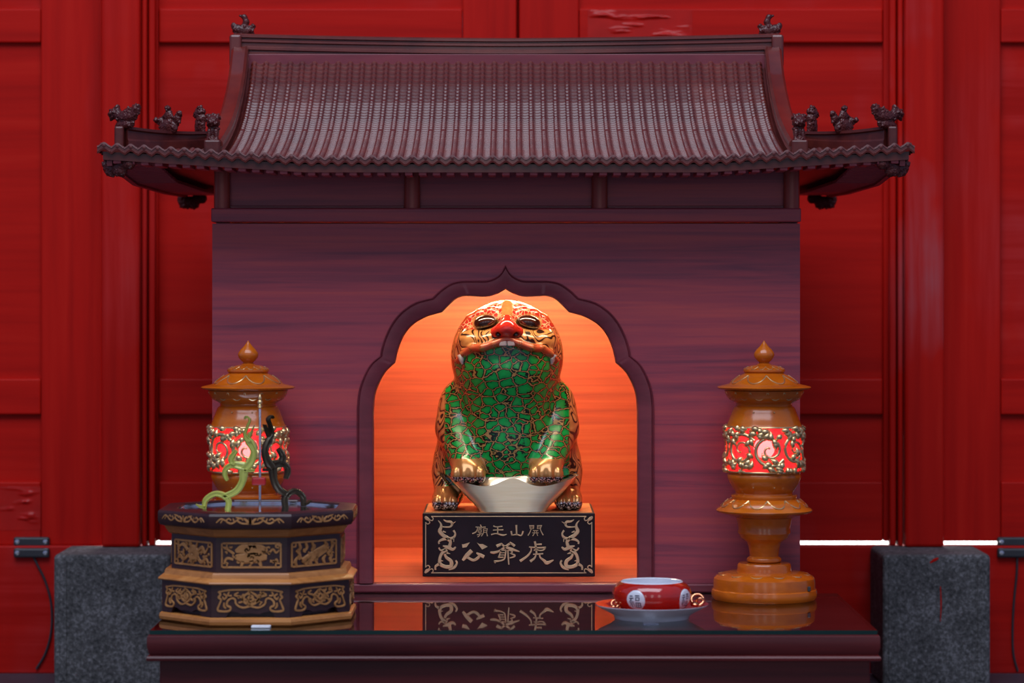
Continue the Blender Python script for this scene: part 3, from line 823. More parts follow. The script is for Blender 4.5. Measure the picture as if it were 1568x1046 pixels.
figs['seated_guardian_lion'] = carve('seated_guardian_lion', [((0, 0, 14), (9, 9, 14)), ((0, -3, 30), (10, 10, 9)), ((0, -11, 28), (6, 4, 5)), ((-7, 0, 37), (4, 4, 4)), ((7, 0, 37), (4, 4, 4)), ((0, 2, 38), (6, 5, 4)), ((0, -4, 2), (11, 11, 4))],
    [((-5, -8, 16), (-6, -9, 2), 3.2, 3.2), ((5, -8, 16), (6, -9, 2), 3.2, 3.2)], M_carve, shrine, 0.8, 2.2, 0.8, 0.9)
figs['eave_dragon_head'] = carve('eave_dragon_head', [((0, 0, 0), (19, 9, 10)), ((-14, 0, 2), (9, 8, 10)), ((-19, 0, 8), (5, 5, 5)), ((8, 0, -6), (10, 8, 7)), ((-10, 0, -8), (8, 7, 5))],
    [((-18, 0, -3), (-23, 0, 3), 4, 2), ((10, 0, 4), (24, 0, 6), 8, 9)], M_carve, shrine, 0.8, 2.8, 1.2, 0.8)
def fig(kind, ax, y, z, rot=0.0, back=False):
    for s in (-1, 1):
        if 'u' + kind not in figs: o = figs[kind]; figs['u' + kind] = True
        else: o = instance(figs[kind], shrine, (0, 0, 0))
        o.location = (s * ax, (2 * YR - y if back else y) - 0.36, CAMZ + z)
        o.rotation_euler = (0, 0, -s * rot * (-1 if back else 1)); o.scale = (-s, 1, 1)
fig('ridge_finial', 0.438, 0.36, 0.4275)
def hipy(ax): return YE + HX - ax
R45 = 0.5
for kind, ax, dz in (('dragon_head_end', 0.568, 0.2485), ('rider_figure', 0.5105, 0.245), ('standing_lion', 0.468, 0.246)):
    fig(kind, ax, hipy(ax), dz, -R45)
fig('seated_guardian_lion', 0.4415, -0.066, 0.2295)
fig('eave_dragon_head', 0.580, YE + 0.022, 0.1875, -R45)
fig('eave_dragon_head', 0.580, YE + 0.024, 0.1685, -R45, True)
for s in (-1, 1):
    bx('ridge_foot_block', SX + s * 0.429, SX + s * 0.454, -0.084, -0.050, CAMZ + 0.200, CAMZ + 0.2315, M_carve, shrine, 0.003)
    bx('hip_end_block', SX + s * 0.5685, SX + s * 0.5825, hipy(0.573) - 0.010, hipy(0.573) + 0.008, CAMZ + 0.205, CAMZ + 0.2495, M_carve, shrine, 0.003)

# ------------------------------------------------------------------ offering table and its glass sheet
TX0, TX1, TYF, TYB = X(225, -0.487), X(1348, -0.487), -0.487, -0.006
GT = 0.006
table = thing('offering_table', 'low dark rosewood offering table with moulded edge in front of the shrine', 'table', ((TX0 + TX1) / 2, (TYF + TYB) / 2, 0))
WT = T - GT
def rect_rows(x0, x1, y0, y1, prof):
    return [[(x0 - o, y0 - o, z), (x1 + o, y0 - o, z), (x1 + o, y1, z), (x0 - o, y1, z)] for o, z in prof]
m = MB()
pr = [(-0.003, WT), (-0.001, WT - 0.001), (0.0, WT - 0.003), (0.0, WT - 0.016), (-0.002, WT - 0.024), (-0.004, WT - 0.0275), (-0.0005, WT - 0.0285), (0.0012, WT - 0.031), (0.0005, WT - 0.0345), (-0.003, WT - 0.0355)]
rows = rect_rows(TX0, TX1, TYF, TYB, pr)
m.grid(rows, closed=True); e = len(rows) * 4
m.f += [(0, 1, 2, 3), (e - 1, e - 2, e - 3, e - 4)]; m.mi += [0, 0]
m.build('table_top', M_table, table, smooth=30)
AB0, AB1 = X(245, -0.465), X(1332, -0.465)
ZA = WT - 0.0357
bx('apron', AB0, AB1, -0.468, -0.450, ZA - 0.07, ZA, M_table, table)
bx('apron', AB0, AB0 + 0.018, -0.4495, TYB - 0.006, ZA - 0.07, ZA, M_table, table)
bx('apron', AB1 - 0.018, AB1, -0.4495, TYB - 0.006, ZA - 0.07, ZA, M_table, table)
for x in (AB0, AB1 - 0.045):
    for y in (-0.466, TYB - 0.052): bx('leg', x + 0.0005, x + 0.0445, y, y + 0.045, 0, ZA - 0.0705, M_table, table, 0.003)
bx('shelf', AB0 + 0.02, AB1 - 0.02, -0.44, TYB - 0.01, 0.04, 0.055, M_table, table)
m = MB()
g0, g1, gy0, gy1 = TX0 + 0.003, TX1 - 0.003, -0.479, TYB - 0.001
m.add([(g0, gy0, T), (g1, gy0, T), (g1, gy1, T), (g0, gy1, T)], [(0, 1, 2, 3)], 0)
m.add([(g0, gy0, WT + 0.0003), (g1, gy0, WT + 0.0003), (g1, gy1, WT + 0.0003), (g0, gy1, WT + 0.0003), (g0, gy0, T), (g1, gy0, T), (g1, gy1, T), (g0, gy1, T)],
      [(0, 1, 5, 4), (1, 2, 6, 5), (2, 3, 7, 6), (3, 0, 4, 7)], 1)
tag(m.build('glass_table_sheet', [M_glass, M_gedge], None, recalc=False), 'clear glass sheet with dark green edge lying on the offering table', 'glass sheet')
TT = T + 0.0002                               # where things stand on the glass

# ------------------------------------------------------------------ name tablet under the tiger
YT = 0.102
tx0, tx1 = X(647, YT), X(911, YT)
TZ0, TZ1 = PB + 0.0003, Z(786, YT)
tablet = thing('name_tablet', 'black lacquered plinth with gold Chinese writing and dragons under the tiger', 'plinth', ((tx0 + tx1) / 2, YT + 0.1, TZ0))
bx('plinth_block', tx0, tx1, YT, YT + 0.200, TZ0, TZ1, M_tablet, tablet, 0.0012)
bx('gilded_top', tx0 + 0.004, tx1 - 0.004, YT + 0.004, YT + 0.197, TZ1, TZ1 + 0.0012, M_gild, tablet, None)
def fm(ox, oy, k, flip=None):
    def f(u, v, h):
        px = ox + u / k; py = oy + v / k
        if flip is not None: px = 2 * flip - px
        return (X(px, YT), YT - 0.0002 - h, Z(py, YT))
    return f
def char(name, strokes, f, h=0.0011):
    m = MB()
    for st in strokes:
        pts, w = st[:-1], st[-1]
        m.stroke(list(pts), w, f, h, 4 if len(pts) > 2 else 1)
    return m.build(name, M_inlay, tablet)
def polych(polys, m, f, h=0.0011):
    for p in polys:
        n = len(p); m.add([f(u, v, h) for u, v in p] + [f(u, v, 0) for u, v in p], [tuple(range(n))] + [(i, i + n, (i + 1) % n + n, (i + 1) % n) for i in range(n)])
fb = fm(700, 825, 10.453)
m = MB()
polych([[(78, 85), (92, 92), (205, 58), (150, 135), (85, 145)], [(315, 60), (355, 85), (410, 85), (488, 128), (400, 172)]], m, fb)
m.stroke([(235, 188), (160, 265), (90, 348)], [66, 72, 40], fb, 0.0011, 4)
m.stroke([(160, 295), (255, 345), (325, 315), (360, 272)], [46, 44, 50, 40], fb, 0.0011, 4)
m.stroke([(308, 225), (370, 262), (432, 292)], [20, 58, 56], fb, 0.0011, 4)
m.build('written_character', M_inlay, tablet)
char('written_character', [((632, 122), (680, 98), (722, 80), [52, 45, 28]), ((838, 62), (880, 85), (922, 118), [34, 38, 44]),
    ((705, 78), (765, 128), (880, 170), (1000, 207), [26, 40, 48, 14]), ((855, 70), (770, 130), (680, 195), (590, 222), (530, 215), [34, 36, 34, 44, 26]),
    ((697, 175), (685, 240), (664, 305), [24, 24, 30]), ((690, 190), (785, 180), [20, 20]), ((782, 178), (765, 300), (740, 335), (680, 355), (590, 365), [26, 26, 26, 26, 34]),
    ((690, 226), (762, 224), [17, 17]), ((684, 262), (758, 260), [17, 17]), ((664, 300), (745, 296), [24, 22]), ((600, 360), (612, 392), [30, 14]),
    ((812, 180), (818, 290), (828, 415), [26, 26, 24]), ((825, 185), (880, 200), (872, 228), (845, 236), [18, 24, 20, 16]), ((850, 235), (920, 262), (912, 288), (840, 308), [18, 28, 26, 18])], fb)
char('written_character', [((1242, 42), (1258, 120), (1272, 245), [36, 36, 30]), ((1262, 92), (1355, 90), [24, 28]), ((1150, 132), (1290, 145), (1422, 142), [20, 26, 28]),
    ((1185, 142), (1182, 200), (1120, 280), (1008, 360), [22, 26, 36, 46]), ((1418, 140), (1372, 184), (1300, 188), [26, 26, 18]), ((1225, 182), (1310, 180), [20, 18]),
    ((1215, 250), (1300, 246), (1378, 240), [22, 24, 24]), ((1262, 262), (1235, 315), (1170, 365), [24, 36, 46]), ((1322, 250), (1330, 300), (1390, 350), (1440, 388), (1545, 340), [26, 28, 44, 64, 14])], fb)
fs = fm(720, 798, 13.067)
char('written_character', [((203, 70), (222, 118), [18, 26]), ((108, 118), (210, 124), (312, 122), [18, 18, 20]), ((150, 125), (130, 195), (92, 232), (42, 250), [16, 20, 26, 24]),
    ((158, 150), (236, 150), [12, 12]), ((192, 134), (196, 172), [13, 13]), ((156, 174), (228, 174), [12, 12]), ((226, 174), (222, 226), [12, 12]), ((158, 174), (160, 226), [12, 12]), ((158, 200), (224, 200), [10, 10]), ((158, 226), (224, 226), [12, 12]),
    ((135, 276), (190, 262), (242, 252), [16, 15, 14]), ((192, 228), (188, 285), (150, 316), [15, 15, 20]), ((266, 150), (264, 240), (222, 302), [15, 16, 20]), ((266, 155), (350, 154), [14, 16]),
    ((342, 152), (330, 230), (346, 302), [18, 16, 22]), ((268, 190), (332, 190), [12, 12]), ((268, 226), (330, 226), [12, 12])], fs, 0.0009)
char('written_character', [((462, 96), (520, 116), (645, 105), [26, 20, 24]), ((455, 182), (560, 176), (662, 176), [20, 22, 26]), ((550, 112), (550, 258), [26, 26]), ((418, 272), (520, 250), (650, 282), (732, 264), [26, 22, 38, 12])], fs, 0.0009)
char('written_character', [((922, 78), (930, 285), [42, 30]), ((818, 200), (836, 292), [38, 30]), ((828, 285), (930, 268), (1020, 288), (1062, 200), [26, 24, 30, 34])], fs, 0.0009)
char('written_character', [((1180, 92), (1280, 90), [18, 18]), ((1192, 92), (1200, 155), [16, 14]), ((1274, 90), (1266, 155), [16, 14]), ((1198, 120), (1268, 120), [11, 11]), ((1200, 152), (1266, 152), [14, 14]), ((1222, 152), (1192, 230), (1156, 288), [18, 18, 24]),
    ((1338, 92), (1438, 90), [18, 18]), ((1352, 92), (1342, 152), [16, 14]), ((1350, 120), (1412, 120), [11, 11]), ((1340, 152), (1400, 150), [14, 14]), ((1426, 90), (1406, 170), (1460, 282), [20, 18, 24]),
    ((1255, 190), (1362, 190), [15, 15]), ((1242, 236), (1368, 236), [14, 14]), ((1288, 190), (1284, 245), (1250, 298), [14, 14, 18]), ((1326, 190), (1332, 245), (1352, 294), [14, 14, 18])], fs, 0.0009)
DR = [((265, 125), (308, 180), (312, 235), (292, 300), (345, 365), (420, 415), (462, 470), (445, 545), [10, 30, 48, 66, 62, 70, 52, 58]), ((350, 112), (400, 142), (468, 150), (488, 190), (450, 230), (335, 228), [10, 32, 42, 42, 28, 18]),
      ((488, 182), (548, 145), [26, 5]), ((510, 285), (540, 340), (510, 402), (430, 420), [32, 30, 46, 40]), ((515, 400), (516, 470), [26, 8]), ((282, 502), (280, 465), (340, 430), (420, 420), [28, 32, 46, 52]),
      ((340, 532), (420, 558), (500, 590), (548, 550), [16, 62, 50, 24]), ((275, 562), (310, 606), (385, 590), [26, 26, 54]), ((405, 590), (330, 650), (292, 740), (300, 825), (380, 868), (468, 862), (472, 780), (400, 722), (368, 660), [70, 52, 50, 60, 60, 66, 60, 52, 34]),
      ((222, 918), (226, 860), (292, 822), [28, 36, 56]), ((435, 918), (520, 882), (566, 812), (545, 765), [14, 46, 36, 28]), ((400, 645), (460, 660), [36, 8]), ((340, 300), (390, 318), [30, 14]), ((310, 770), (345, 775), [26, 8])]
CO = [((55, 62), (85, 95), (130, 122), [24, 62, 30]), ((158, 62), (186, 92), (170, 128), (128, 116), [14, 16, 18, 14]), ((66, 158), (100, 184), (132, 158), (112, 122), [14, 16, 18, 14])]
CXT = 779.0
for fl in (None, CXT):
    f = fm(645.5, 785, 10.46, fl); char('dragon_motif', DR, f)
    char('corner_motif', CO, f)
    fd = lambda u, v, h, f=f: f(u, 1030 - v, h)
    char('corner_motif', CO, fd)
    char('border_line', [((66, 152), (66, 880), [17, 17])], f, 0.0006)
f = fm(645.5, 785, 10.46)
char('border_line', [((156, 62), (2640, 62), [17, 17])], f, 0.0006)
char('border_line', [((156, 966), (2640, 966), [17, 17])], f, 0.0006)

# ------------------------------------------------------------------ tiger statue (millimetres, base on the plinth top)
TGY = 0.190
tiger = thing('tiger_statue', 'painted wooden tiger deity with green scaled belly resting its paws on an ingot', 'statue', (X(776.5, 0.16), TGY, TZ1 + 0.0014))
LIP = [(-77, 238), (-68, 249), (-54, 257), (-38, 258), (-20, 264), (0, 272), (20, 264), (38, 258), (54, 257), (68, 249), (77, 238)]
h = 1.75; lo, hi = (-128, -112, -4), (128, 104, 344)
P = mkgrid(lo, hi, h); P[0] = np.abs(P[0])
def base_sdf(P):
    F = sd_ell(P, (0, -4, 243), (90, 80, 90))                   # thrown back head
    F = smin(F, sd_ell(P, (0, -36, 222), (66, 52, 52)), 22)     # lower jaw
    F = smin(F, sd_ell(P, (0, -8, 150), (72, 68, 92)), 34)      # throat and chest
    F = smin(F, sd_ell(P, (0, -6, 82), (68, 66, 66)), 30)       # belly
    F = smin(F, sd_ell(P, (0, 34, 110), (92, 62, 112)), 26)     # back
    F = smin(F, sd_ell(P, (84, 14, 140), (29, 44, 62)), 16)     # shoulder
    F = smin(F, sd_cap(P, (84, -10, 128), (66, -62, 72), 30, 22), 14)   # foreleg
    F = smin(F, sd_ell(P, (90, 24, 60), (30, 54, 62)), 12)      # haunch
    F = smin(F, sd_cap(P, (92, 0, 56), (98, -28, 20), 26, 18), 12)
    return F
F = base_sdf(P)
def front_y(x, z):
    ys = np.arange(-111, 90, 0.5, dtype=np.float32); Q = [np.full_like(ys, abs(x)), ys, np.full_like(ys, z)]
    d = base_sdf(Q); i = np.argmax(d < 0); return float(ys[i]) if (d < 0).any() else -20.0
# paws with toes
F = smin(F, sd_ell(P, (61, -70, 64), (25, 22, 19)), 8)
for i in range(4):
    F = smin(F, sd_ell(P, (61 - 19.5 + 13 * i, -84 + 2.5 * abs(i - 1.5), 58), (8.2, 12, 13)), 3)
F = smin(F, sd_ell(P, (98, -34, 16), (21, 26, 18)), 8)
for i in range(3):
    F = smin(F, sd_ell(P, (98 - 13 + 13 * i, -54 + 2.0 * abs(i - 1), 12), (8.0, 12, 12)), 3)
# face: muzzle, lip ridge, cheeks, brow ridges, eye sockets
F = smin(F, sd_ell(P, (20, -66, 270), (30, 18, 14)), 12)
F = smin(F, sd_ell(P, (58, -46, 268), (20, 22, 17)), 14)
lip3 = [(x, front_y(x, z) - (3 if abs(x) > 40 else 8), z) for x, z in LIP]
for a, b_ in zip(lip3[5:-1], lip3[6:]):
    F = smin(F, sd_cap(P, a, b_, 5.2, 5.2), 5)
brow = [(8, 312), (26, 315), (44, 311), (58, 303), (68, 292)]
br3 = [(x, front_y(x, z) + 1, z) for x, z in brow]
for a, b_ in zip(br3[:-1], br3[1:]): F = smin(F, sd_cap(P, a, b_, 6, 6), 8)
ey = (34, front_y(34, 298) - 1, 298)
F = -smin(-F, sd_ell(P, (ey[0], ey[1] - 3, ey[2]), (20, 9, 12.5)), 4)
F = smin(F, sd_cap(P, (0, front_y(0, 324) + 4, 324), (0, front_y(0, 300) - 3, 300), 9, 10), 8)
xi = np.abs(P[0] * np.sign(1)); rim_ = 36 + 21 * np.minimum(xi / 104, 1.2) ** 2.2 + 17 * np.exp(-(xi / 28) ** 2)
iy = (YT + 0.0345 - TGY) * 1000                                 # room for the ingot the paws rest on
cutd = np.maximum(np.maximum(np.abs(P[1] - iy) - 32, xi - (56 + 53 * np.clip(P[2] / 57, 0, 1.1))), P[2] - rim_ - 0.8)
F = np.maximum(F, -cutd)
F = np.where(P[2] < 0.3, np.maximum(F, 0.3 - P[2]), F)
V, Fc = surface_nets(F, lo, h)
body = np_mesh('tiger_body', V, Fc, M_tiger, tiger)
me = body.data
bm = bmesh.new(); bm.from_mesh(me); bmesh.ops.recalc_face_normals(bm, faces=bm.faces[:]); bm.to_mesh(me); bm.free()
n = len(me.vertices); co = np.empty(n * 3, np.float32); me.vertices.foreach_get('co', co); co = co.reshape(-1, 3) * 1000
nr = np.empty(n * 3, np.float32); me.vertex_normals.foreach_get('vector', nr); nr = nr.reshape(-1, 3)
x, y, z = np.abs(co[:, 0]), co[:, 1], co[:, 2]; ny = nr[:, 1]
def st(a, lo_, hi_): return np.clip((a - lo_) / (hi_ - lo_), 0, 1)
lz = np.interp(x, [p[0] for p in LIP[5:]], [p[1] for p in LIP[5:]])
head = st(z, 200, 206)
below = st(lz - z, -1, 1)
green_head = below * st(-ny, 0.0, 0.08) * st(84 - x, 0, 2)
green_body = st(-ny, 0.18, 0.28) * st(101 - x, 0, 3)
green = np.where(z > 205, green_head, np.maximum(green_body, np.where((z > 150) & (x < 76), green_head, 0)))
fpaw = st(84 - z, 0, 3) * st(-y, 52, 55) * st(90 - x, 0, 2) * st(x, 34, 36) * st(z, 36, 38)
hpaw = st(38 - z, 0, 2) * st(-y, 12, 15) * st(x, 74, 77)
gold = np.clip(fpaw + hpaw, 0, 1)
claw = np.clip(st(56 - z, 0, 1.5) * st(-y, 76, 78) * fpaw + st(15 - z, 0, 1.5) * st(-y, 44, 46) * hpaw, 0, 1)
lipd = np.full(n, 99.0)
for a, b_ in zip(lip3[5:-1], lip3[6:]):
    lipd = np.minimum(lipd, sd_cap([x, y, z], a, b_, 0, 0))
lipm = st(7.2 - lipd, 0, 1.5) * (ny < 0.2)
facez = (z > 200) * (1 - below)
cut = 287 - 0.0 * x
browm = facez * st(z - cut, 0, 1.5) * st(330 - 0.0068 * x * x - z, 0, 1.5) * st(-ny, -0.1, 0.1)
cheek = facez * st(cut - z, 0, 1.5)
stripe = np.maximum(cheek, np.where(z <= 212, 1 - green, 0)) * (1 - np.clip(gold, 0, 1))
eyed = np.sqrt(((x - 34) / 22) ** 2 + ((z - 297) / 14) ** 2)
rimm = st(1.0 - eyed, 0, 0.06) * facez * (ny < 0)
rimm = np.maximum(rimm, facez * st(9 - x, 0, 1.5) * st(z, 306, 308) * (ny < 0.1))
def attr(name, *ch):
    a = me.color_attributes.new(name, 'FLOAT_COLOR', 'POINT'); d = np.ones((n, 4), np.float32)
    for i, c in enumerate(ch): d[:, i] = c
    a.data.foreach_set('color', d.ravel())
attr('zone_a', green * (1 - gold), stripe, browm)
attr('zone_b', np.clip(gold + 0.9 * rimm, 0, 1), claw, lipm)
def ell_part(name, c, r, mat, rot=0.0, parent=tiger):
    bm = bmesh.new(); bmesh.ops.create_icosphere(bm, subdivisions=3, radius=1.0)
    me = bpy.data.meshes.new(name); bm.to_mesh(me); bm.free(); me.materials.append(mat)
    me.polygons.foreach_set('use_smooth', [True] * len(me.polygons))
    me.transform(Matrix.Translation(Vector(c) * 0.001) @ Matrix.Rotation(rot, 4, 'Y') @ Matrix.Diagonal((*[q * 0.001 for q in r], 1)))
    o = bpy.data.objects.new(name, me); C.objects.link(o); o.parent = parent; return o
for s in (-1, 1):
    ell_part('eye', (s * ey[0], ey[1] + 1, ey[2]), (18.8, 13, 11.4), M_eye, s * 0.16)
# nose
ny0 = front_y(0, 288)
P = mkgrid((-34, ny0 - 40, 264), (34, ny0 + 20, 320), 1.0); P[0] = np.abs(P[0])
N = sd_cap(P, (0, ny0 - 2, 303), (0, ny0 - 11, 292), 7, 14)
N = smin(N, sd_ell(P, (14, ny0 - 7, 283), (12, 11, 10)), 8)
N = smin(N, sd_ell(P, (0, ny0 - 14, 286), (16, 12, 12)), 8)
N = -smin(-N, sd_ell(P, (14, ny0 - 17, 278.5), (4.5, 6, 4.0)), 3)
V, Fc = surface_nets(N, (-34, ny0 - 40, 264), 1.0)
nose = np_mesh('nose', V, Fc, M_red_eye, tiger)
for s in (-1, 1): ell_part('nostril', (s * 14, ny0 - 12.5, 278.8), (4.6, 4, 4.0), M_eye)
ty_ = lip3[5][1]
for s in (-1, 1):
    m = MB(); m.box(s * 0.0005, s * 0.0125, (ty_ - 5.5) / 1000, (ty_ + 3) / 1000, 0.2610, 0.2690); 
    m.build('front_tooth', M_tooth, None, bevel=0.0015).parent = tiger
    fx_, fz_ = 72, 241; fy_ = front_y(72, 241)
    m = MB(); m.tube([(s * 0.0735, (fy_ - 5) / 1000, 0.246), (s * 0.0720, (fy_ - 7) / 1000, 0.239), (s * 0.0705, (fy_ - 6) / 1000, 0.2315)], [0.0052, 0.0044, 0.0016], 10)
    m.build('fang', M_tooth, None, smooth=50).parent = tiger

# gold ingot under the front paws
ingot = thing('gold_ingot', 'pale gold boat shaped ingot under the front paws of the tiger', 'ingot', (X(785, 0.12), YT + 0.0345, TZ1 + 0.0014))
m = MB(); NA = 160
def sup_ring(a, b_, p):                        # superellipse ring with evenly spaced points
    th = np.linspace(0, 2 * PI, 12001); c, s_ = np.cos(th), np.sin(th)
    xs = a * np.sign(c) * np.abs(c) ** (2 / p); ys = b_ * np.sign(s_) * np.abs(s_) ** (2 / p)
    L = np.concatenate([[0], np.cumsum(np.hypot(np.diff(xs), np.diff(ys)))]); t = np.linspace(0, L[-1], NA + 1)[:-1]
    return list(zip(np.interp(t, L, xs).tolist(), np.interp(t, L, ys).tolist()))
def rimz(xn): return 0.036 + 0.021 * abs(xn) ** 2.2 + 0.017 * math.exp(-(xn / 0.27) ** 2)
rows = []
for k in range(9):
    t = k / 8; a = 0.053 + (0.104 - 0.053) * t ** 1.35; b_ = 0.0322 + (0.031 - 0.0322) * t; p = 5.0 - 1.4 * t
    rows.append([(xx, yy, rimz(xx / 0.104) * t) for xx, yy in sup_ring(a, b_, p)])
for a_, sink in ((0.97, 0.0), (0.93, 0.002), (0.80, 0.010), (0.60, 0.012)):
    rows.append([(xx, yy, rimz(xx / 0.104) - sink) for xx, yy in sup_ring(0.104 * a_, 0.031 * a_, 3.6)])
for a_ in (0.45, 0.3, 0.15, 0.01):
    rows.append([(xx, yy, 0.034 + 0.026 * math.sqrt(max(0, 1 - (a_ / 0.62) ** 2))) for xx, yy in sup_ring(0.104 * a_, 0.031 * a_, 2)])
m.grid(rows, closed=True); m.f.append(tuple(range(NA))); m.mi.append(0)
ing = m.build('ingot_body', M_ingot, None, smooth=40); ing.parent = ingot

# ------------------------------------------------------------------ pagoda altar lamps
LPROF = [(0, 42), (6, 50), (15, 62), (27, 74), (34, 84), (36, 92), (33, 103), (24, 113), (18, 118), (17, 121), (24, 124), (28, 128)]
LID = [(28, 126), (50, 131), (64, 136), (72, 143), (73, 149), (68, 155), (76, 160), (92, 168), (106, 178), (116, 187), (122, 193), (138, 197), (160, 202), (164, 205), (160, 210), (142, 213), (138, 215)]
NECK = [(138, 216), (136, 226), (130, 238), (119, 249), (106, 255), (100, 259), (97, 263), (97, 268), (102, 272), (106, 276), (112, 290), (117, 304), (119, 307), (122, 318), (126, 327), (127, 331), (130, 337), (131, 340)]
DRUM = [(121, 338), (124, 360), (126, 400), (125, 440), (121, 498)]
LOW = [(129, 497), (127, 501), (126, 506), (129, 511), (128, 520), (122, 535), (112, 552), (101, 568), (98, 572), (99, 576), (114, 579), (115, 585), (112, 592), (126, 596), (140, 604), (146, 613), (150, 620), (164, 627), (168, 632), (164, 638), (140, 645), (112, 652), (98, 658)]
STEM = [(98, 657), (94, 675), (90, 698), (92, 703), (92, 712), (86, 718), (84, 726), (74, 735), (62, 742), (56, 756), (52, 775), (50, 792), (58, 797), (61, 803), (60, 810), (52, 815)]
FOOT = [(60, 814), (88, 816), (93, 822), (94, 836), (96, 845), (132, 848), (152, 853), (166, 860), (175, 868), (177, 880), (177, 905), (182, 908), (184, 918), (183, 932), (178, 941)]
LY = -0.083; K = 2.273 / S(LY) / 1.0
def lamp(px, label, bulb_w):
    cx = X(px, LY)
    root = thing('altar_lamp', label, 'lamp', (cx, LY, TT), 'pair of turned altar lamps with glowing red drums')
    L = lambda prof: [(max(r, 0.01) / 2.273 * S(LY), TT + (941 - v) / 2.273 * S(LY)) for r, v in prof]
    def lp(name, prof, mat, n=56, close=True):
        m = MB(); m.lathe(list(reversed(L(prof))), cx, LY, n, 0, close); return m.build(name, mat, root, smooth=38)
    lp('finial', LPROF, M_lamp, 40); lid = lp('lid', LID, M_lamp); nk = lp('neck', NECK, M_lamp)
    dr = lp('red_drum', DRUM, M_drum, 64, False); lw = lp('lower_bowl', LOW, M_lamp); lp('stem', STEM, M_lamp); ft = lp('foot', FOOT, M_lamp)
    Rm = lambda r: r / 2.273 * S(LY); Zm = lambda v: TT + (941 - v) / 2.273 * S(LY)
    bm_ = MB(); bm_.lathe([(0.002, Zm(452)), (0.010, Zm(448)), (0.015, Zm(432)), (0.016, Zm(412)), (0.012, Zm(392)), (0.004, Zm(384))], cx, LY, 20); bm_.build('bulb', M_bulb, dr, smooth=60)
    # gilt openwork scrolls round the drum
    def on(a, v, lift_=0.0):
        R = Rm(129.5) + lift_; return (cx + R * math.sin(a), LY - R * math.cos(a), Zm(v))
    arc = Rm(129.5); mpv = S(LY) / 2.273
    m = MB()
    nS = 8
    for k in range(nS):
        a0 = 2 * PI * (k + 0.08) / nS; sg = 1 if k % 2 == 0 else -1
        path = []; rad = []
        for i in range(34):
            t = i / 33; th = sg * (t * 3.3 * PI + 0.6); rr = 0.0205 * (1 - t) ** 0.8 + 0.002
            path.append(on(a0 + rr * 1.12 * math.cos(th) / arc, 418 + rr * 1.12 * math.sin(th) / mpv, 0.0015)); rad.append(0.0033 * (1 - 0.55 * t))
        m.tube(path, rad, 7)
        for q in range(22):                      # leaves curling off the spirals
            b0 = a0 + (q / 22 - 0.5) * 2 * PI / nS * 1.02 + random.uniform(-0.03, 0.03); v0 = 348 + random.choice((0, 22, 100, 124)) + random.uniform(-4, 14)
            ln = random.uniform(0.011, 0.019); ang = random.uniform(0, 2 * PI); cv = random.uniform(-1.4, 1.4)
            path = []; rad = []
            for i in range(9):
                t = i / 8; aa = ang + cv * t
                path.append(on(b0 + ln * t * math.cos(aa) / arc, min(492, max(344, v0 + ln * t * math.sin(aa) / mpv)), 0.001 + 0.0015 * math.sin(PI * t))); rad.append(0.0008 + 0.0040 * math.sin(PI * min(1, t * 1.15)))
            m.tube(path, rad, 6)
    o = m.build('gilt_scrollwork', M_gold, root, smooth=60); o['kind'] = 'stuff'
    for v in (341, 496):
        m = MB(); ring = [on(2 * PI * i / 64, v, 0.0005) for i in range(65)]; m.tube(ring, 0.0013, 6); m.build('gilt_band', M_gold, dr, smooth=60)
    # gilt petal lines on lid, collar and foot
    def petals(name, n_, rv_in, rv_mid, rv_out, par, w=0.0010):
        mm = MB()
        for k in range(n_):
            a0 = 2 * PI * (k + 0.5) / n_; da = PI / n_
            pts = []
            for i in range(13):
                t = -1 + i / 6; r, v = ((1 - t * t) * rv_out[0] + t * t * rv_in[0], (1 - t * t) * rv_out[1] + t * t * rv_in[1])
                a = a0 + da * t * 0.98; pts.append((cx + Rm(r) * math.sin(a), LY - Rm(r) * math.cos(a), Zm(v)))
            mm.tube(pts, w, 5)
        o = mm.build(name, M_gold, par, smooth=60); o['kind'] = 'stuff'
    petals('gilt_petal_line', 8, (84, 163), None, (121, 190), lid); petals('gilt_petal_line', 14, (56, 133), None, (71, 142), lid, 0.0007)
    petals('gilt_petal_line', 12, (118, 849), None, (160, 856), ft)
    petals('carved_lotus_ring', 12, (124, 594), None, (152, 619), lw, 0.0014); petals('carved_lotus_ring', 14, (137, 220), None, (121, 246), nk, 0.0011)
    for da in (-0.42, 0.22):
        for v, r in ((288, 113), (548, 115)):
            mm = MB(); mm.tube([(cx + Rm(r) * math.sin(da), LY - Rm(r) * math.cos(da) - 0.0006, Zm(v) - 0.0006), (cx + Rm(r) * math.sin(da), LY - Rm(r) * math.cos(da) - 0.0006, Zm(v) + 0.0008)], 0.0011, 8)
            mm.build('brass_pin', M_gold, nk if v < 400 else lw, smooth=60)
    if px > 784:
        a = 0.95; bx('switch', cx + Rm(177) * math.sin(a) - 0.002, cx + Rm(177) * math.sin(a) + 0.003, LY - Rm(177) * math.cos(a) - 0.003, LY - Rm(177) * math.cos(a) + 0.002, Zm(905), Zm(888), M_black, ft, 0.001)
lamp(1170, 'honey coloured turned altar lamp with glowing red drum beside the red bowl', 1)
lamp(380, 'honey coloured turned altar lamp with glowing red drum behind the octagonal censer', 1)

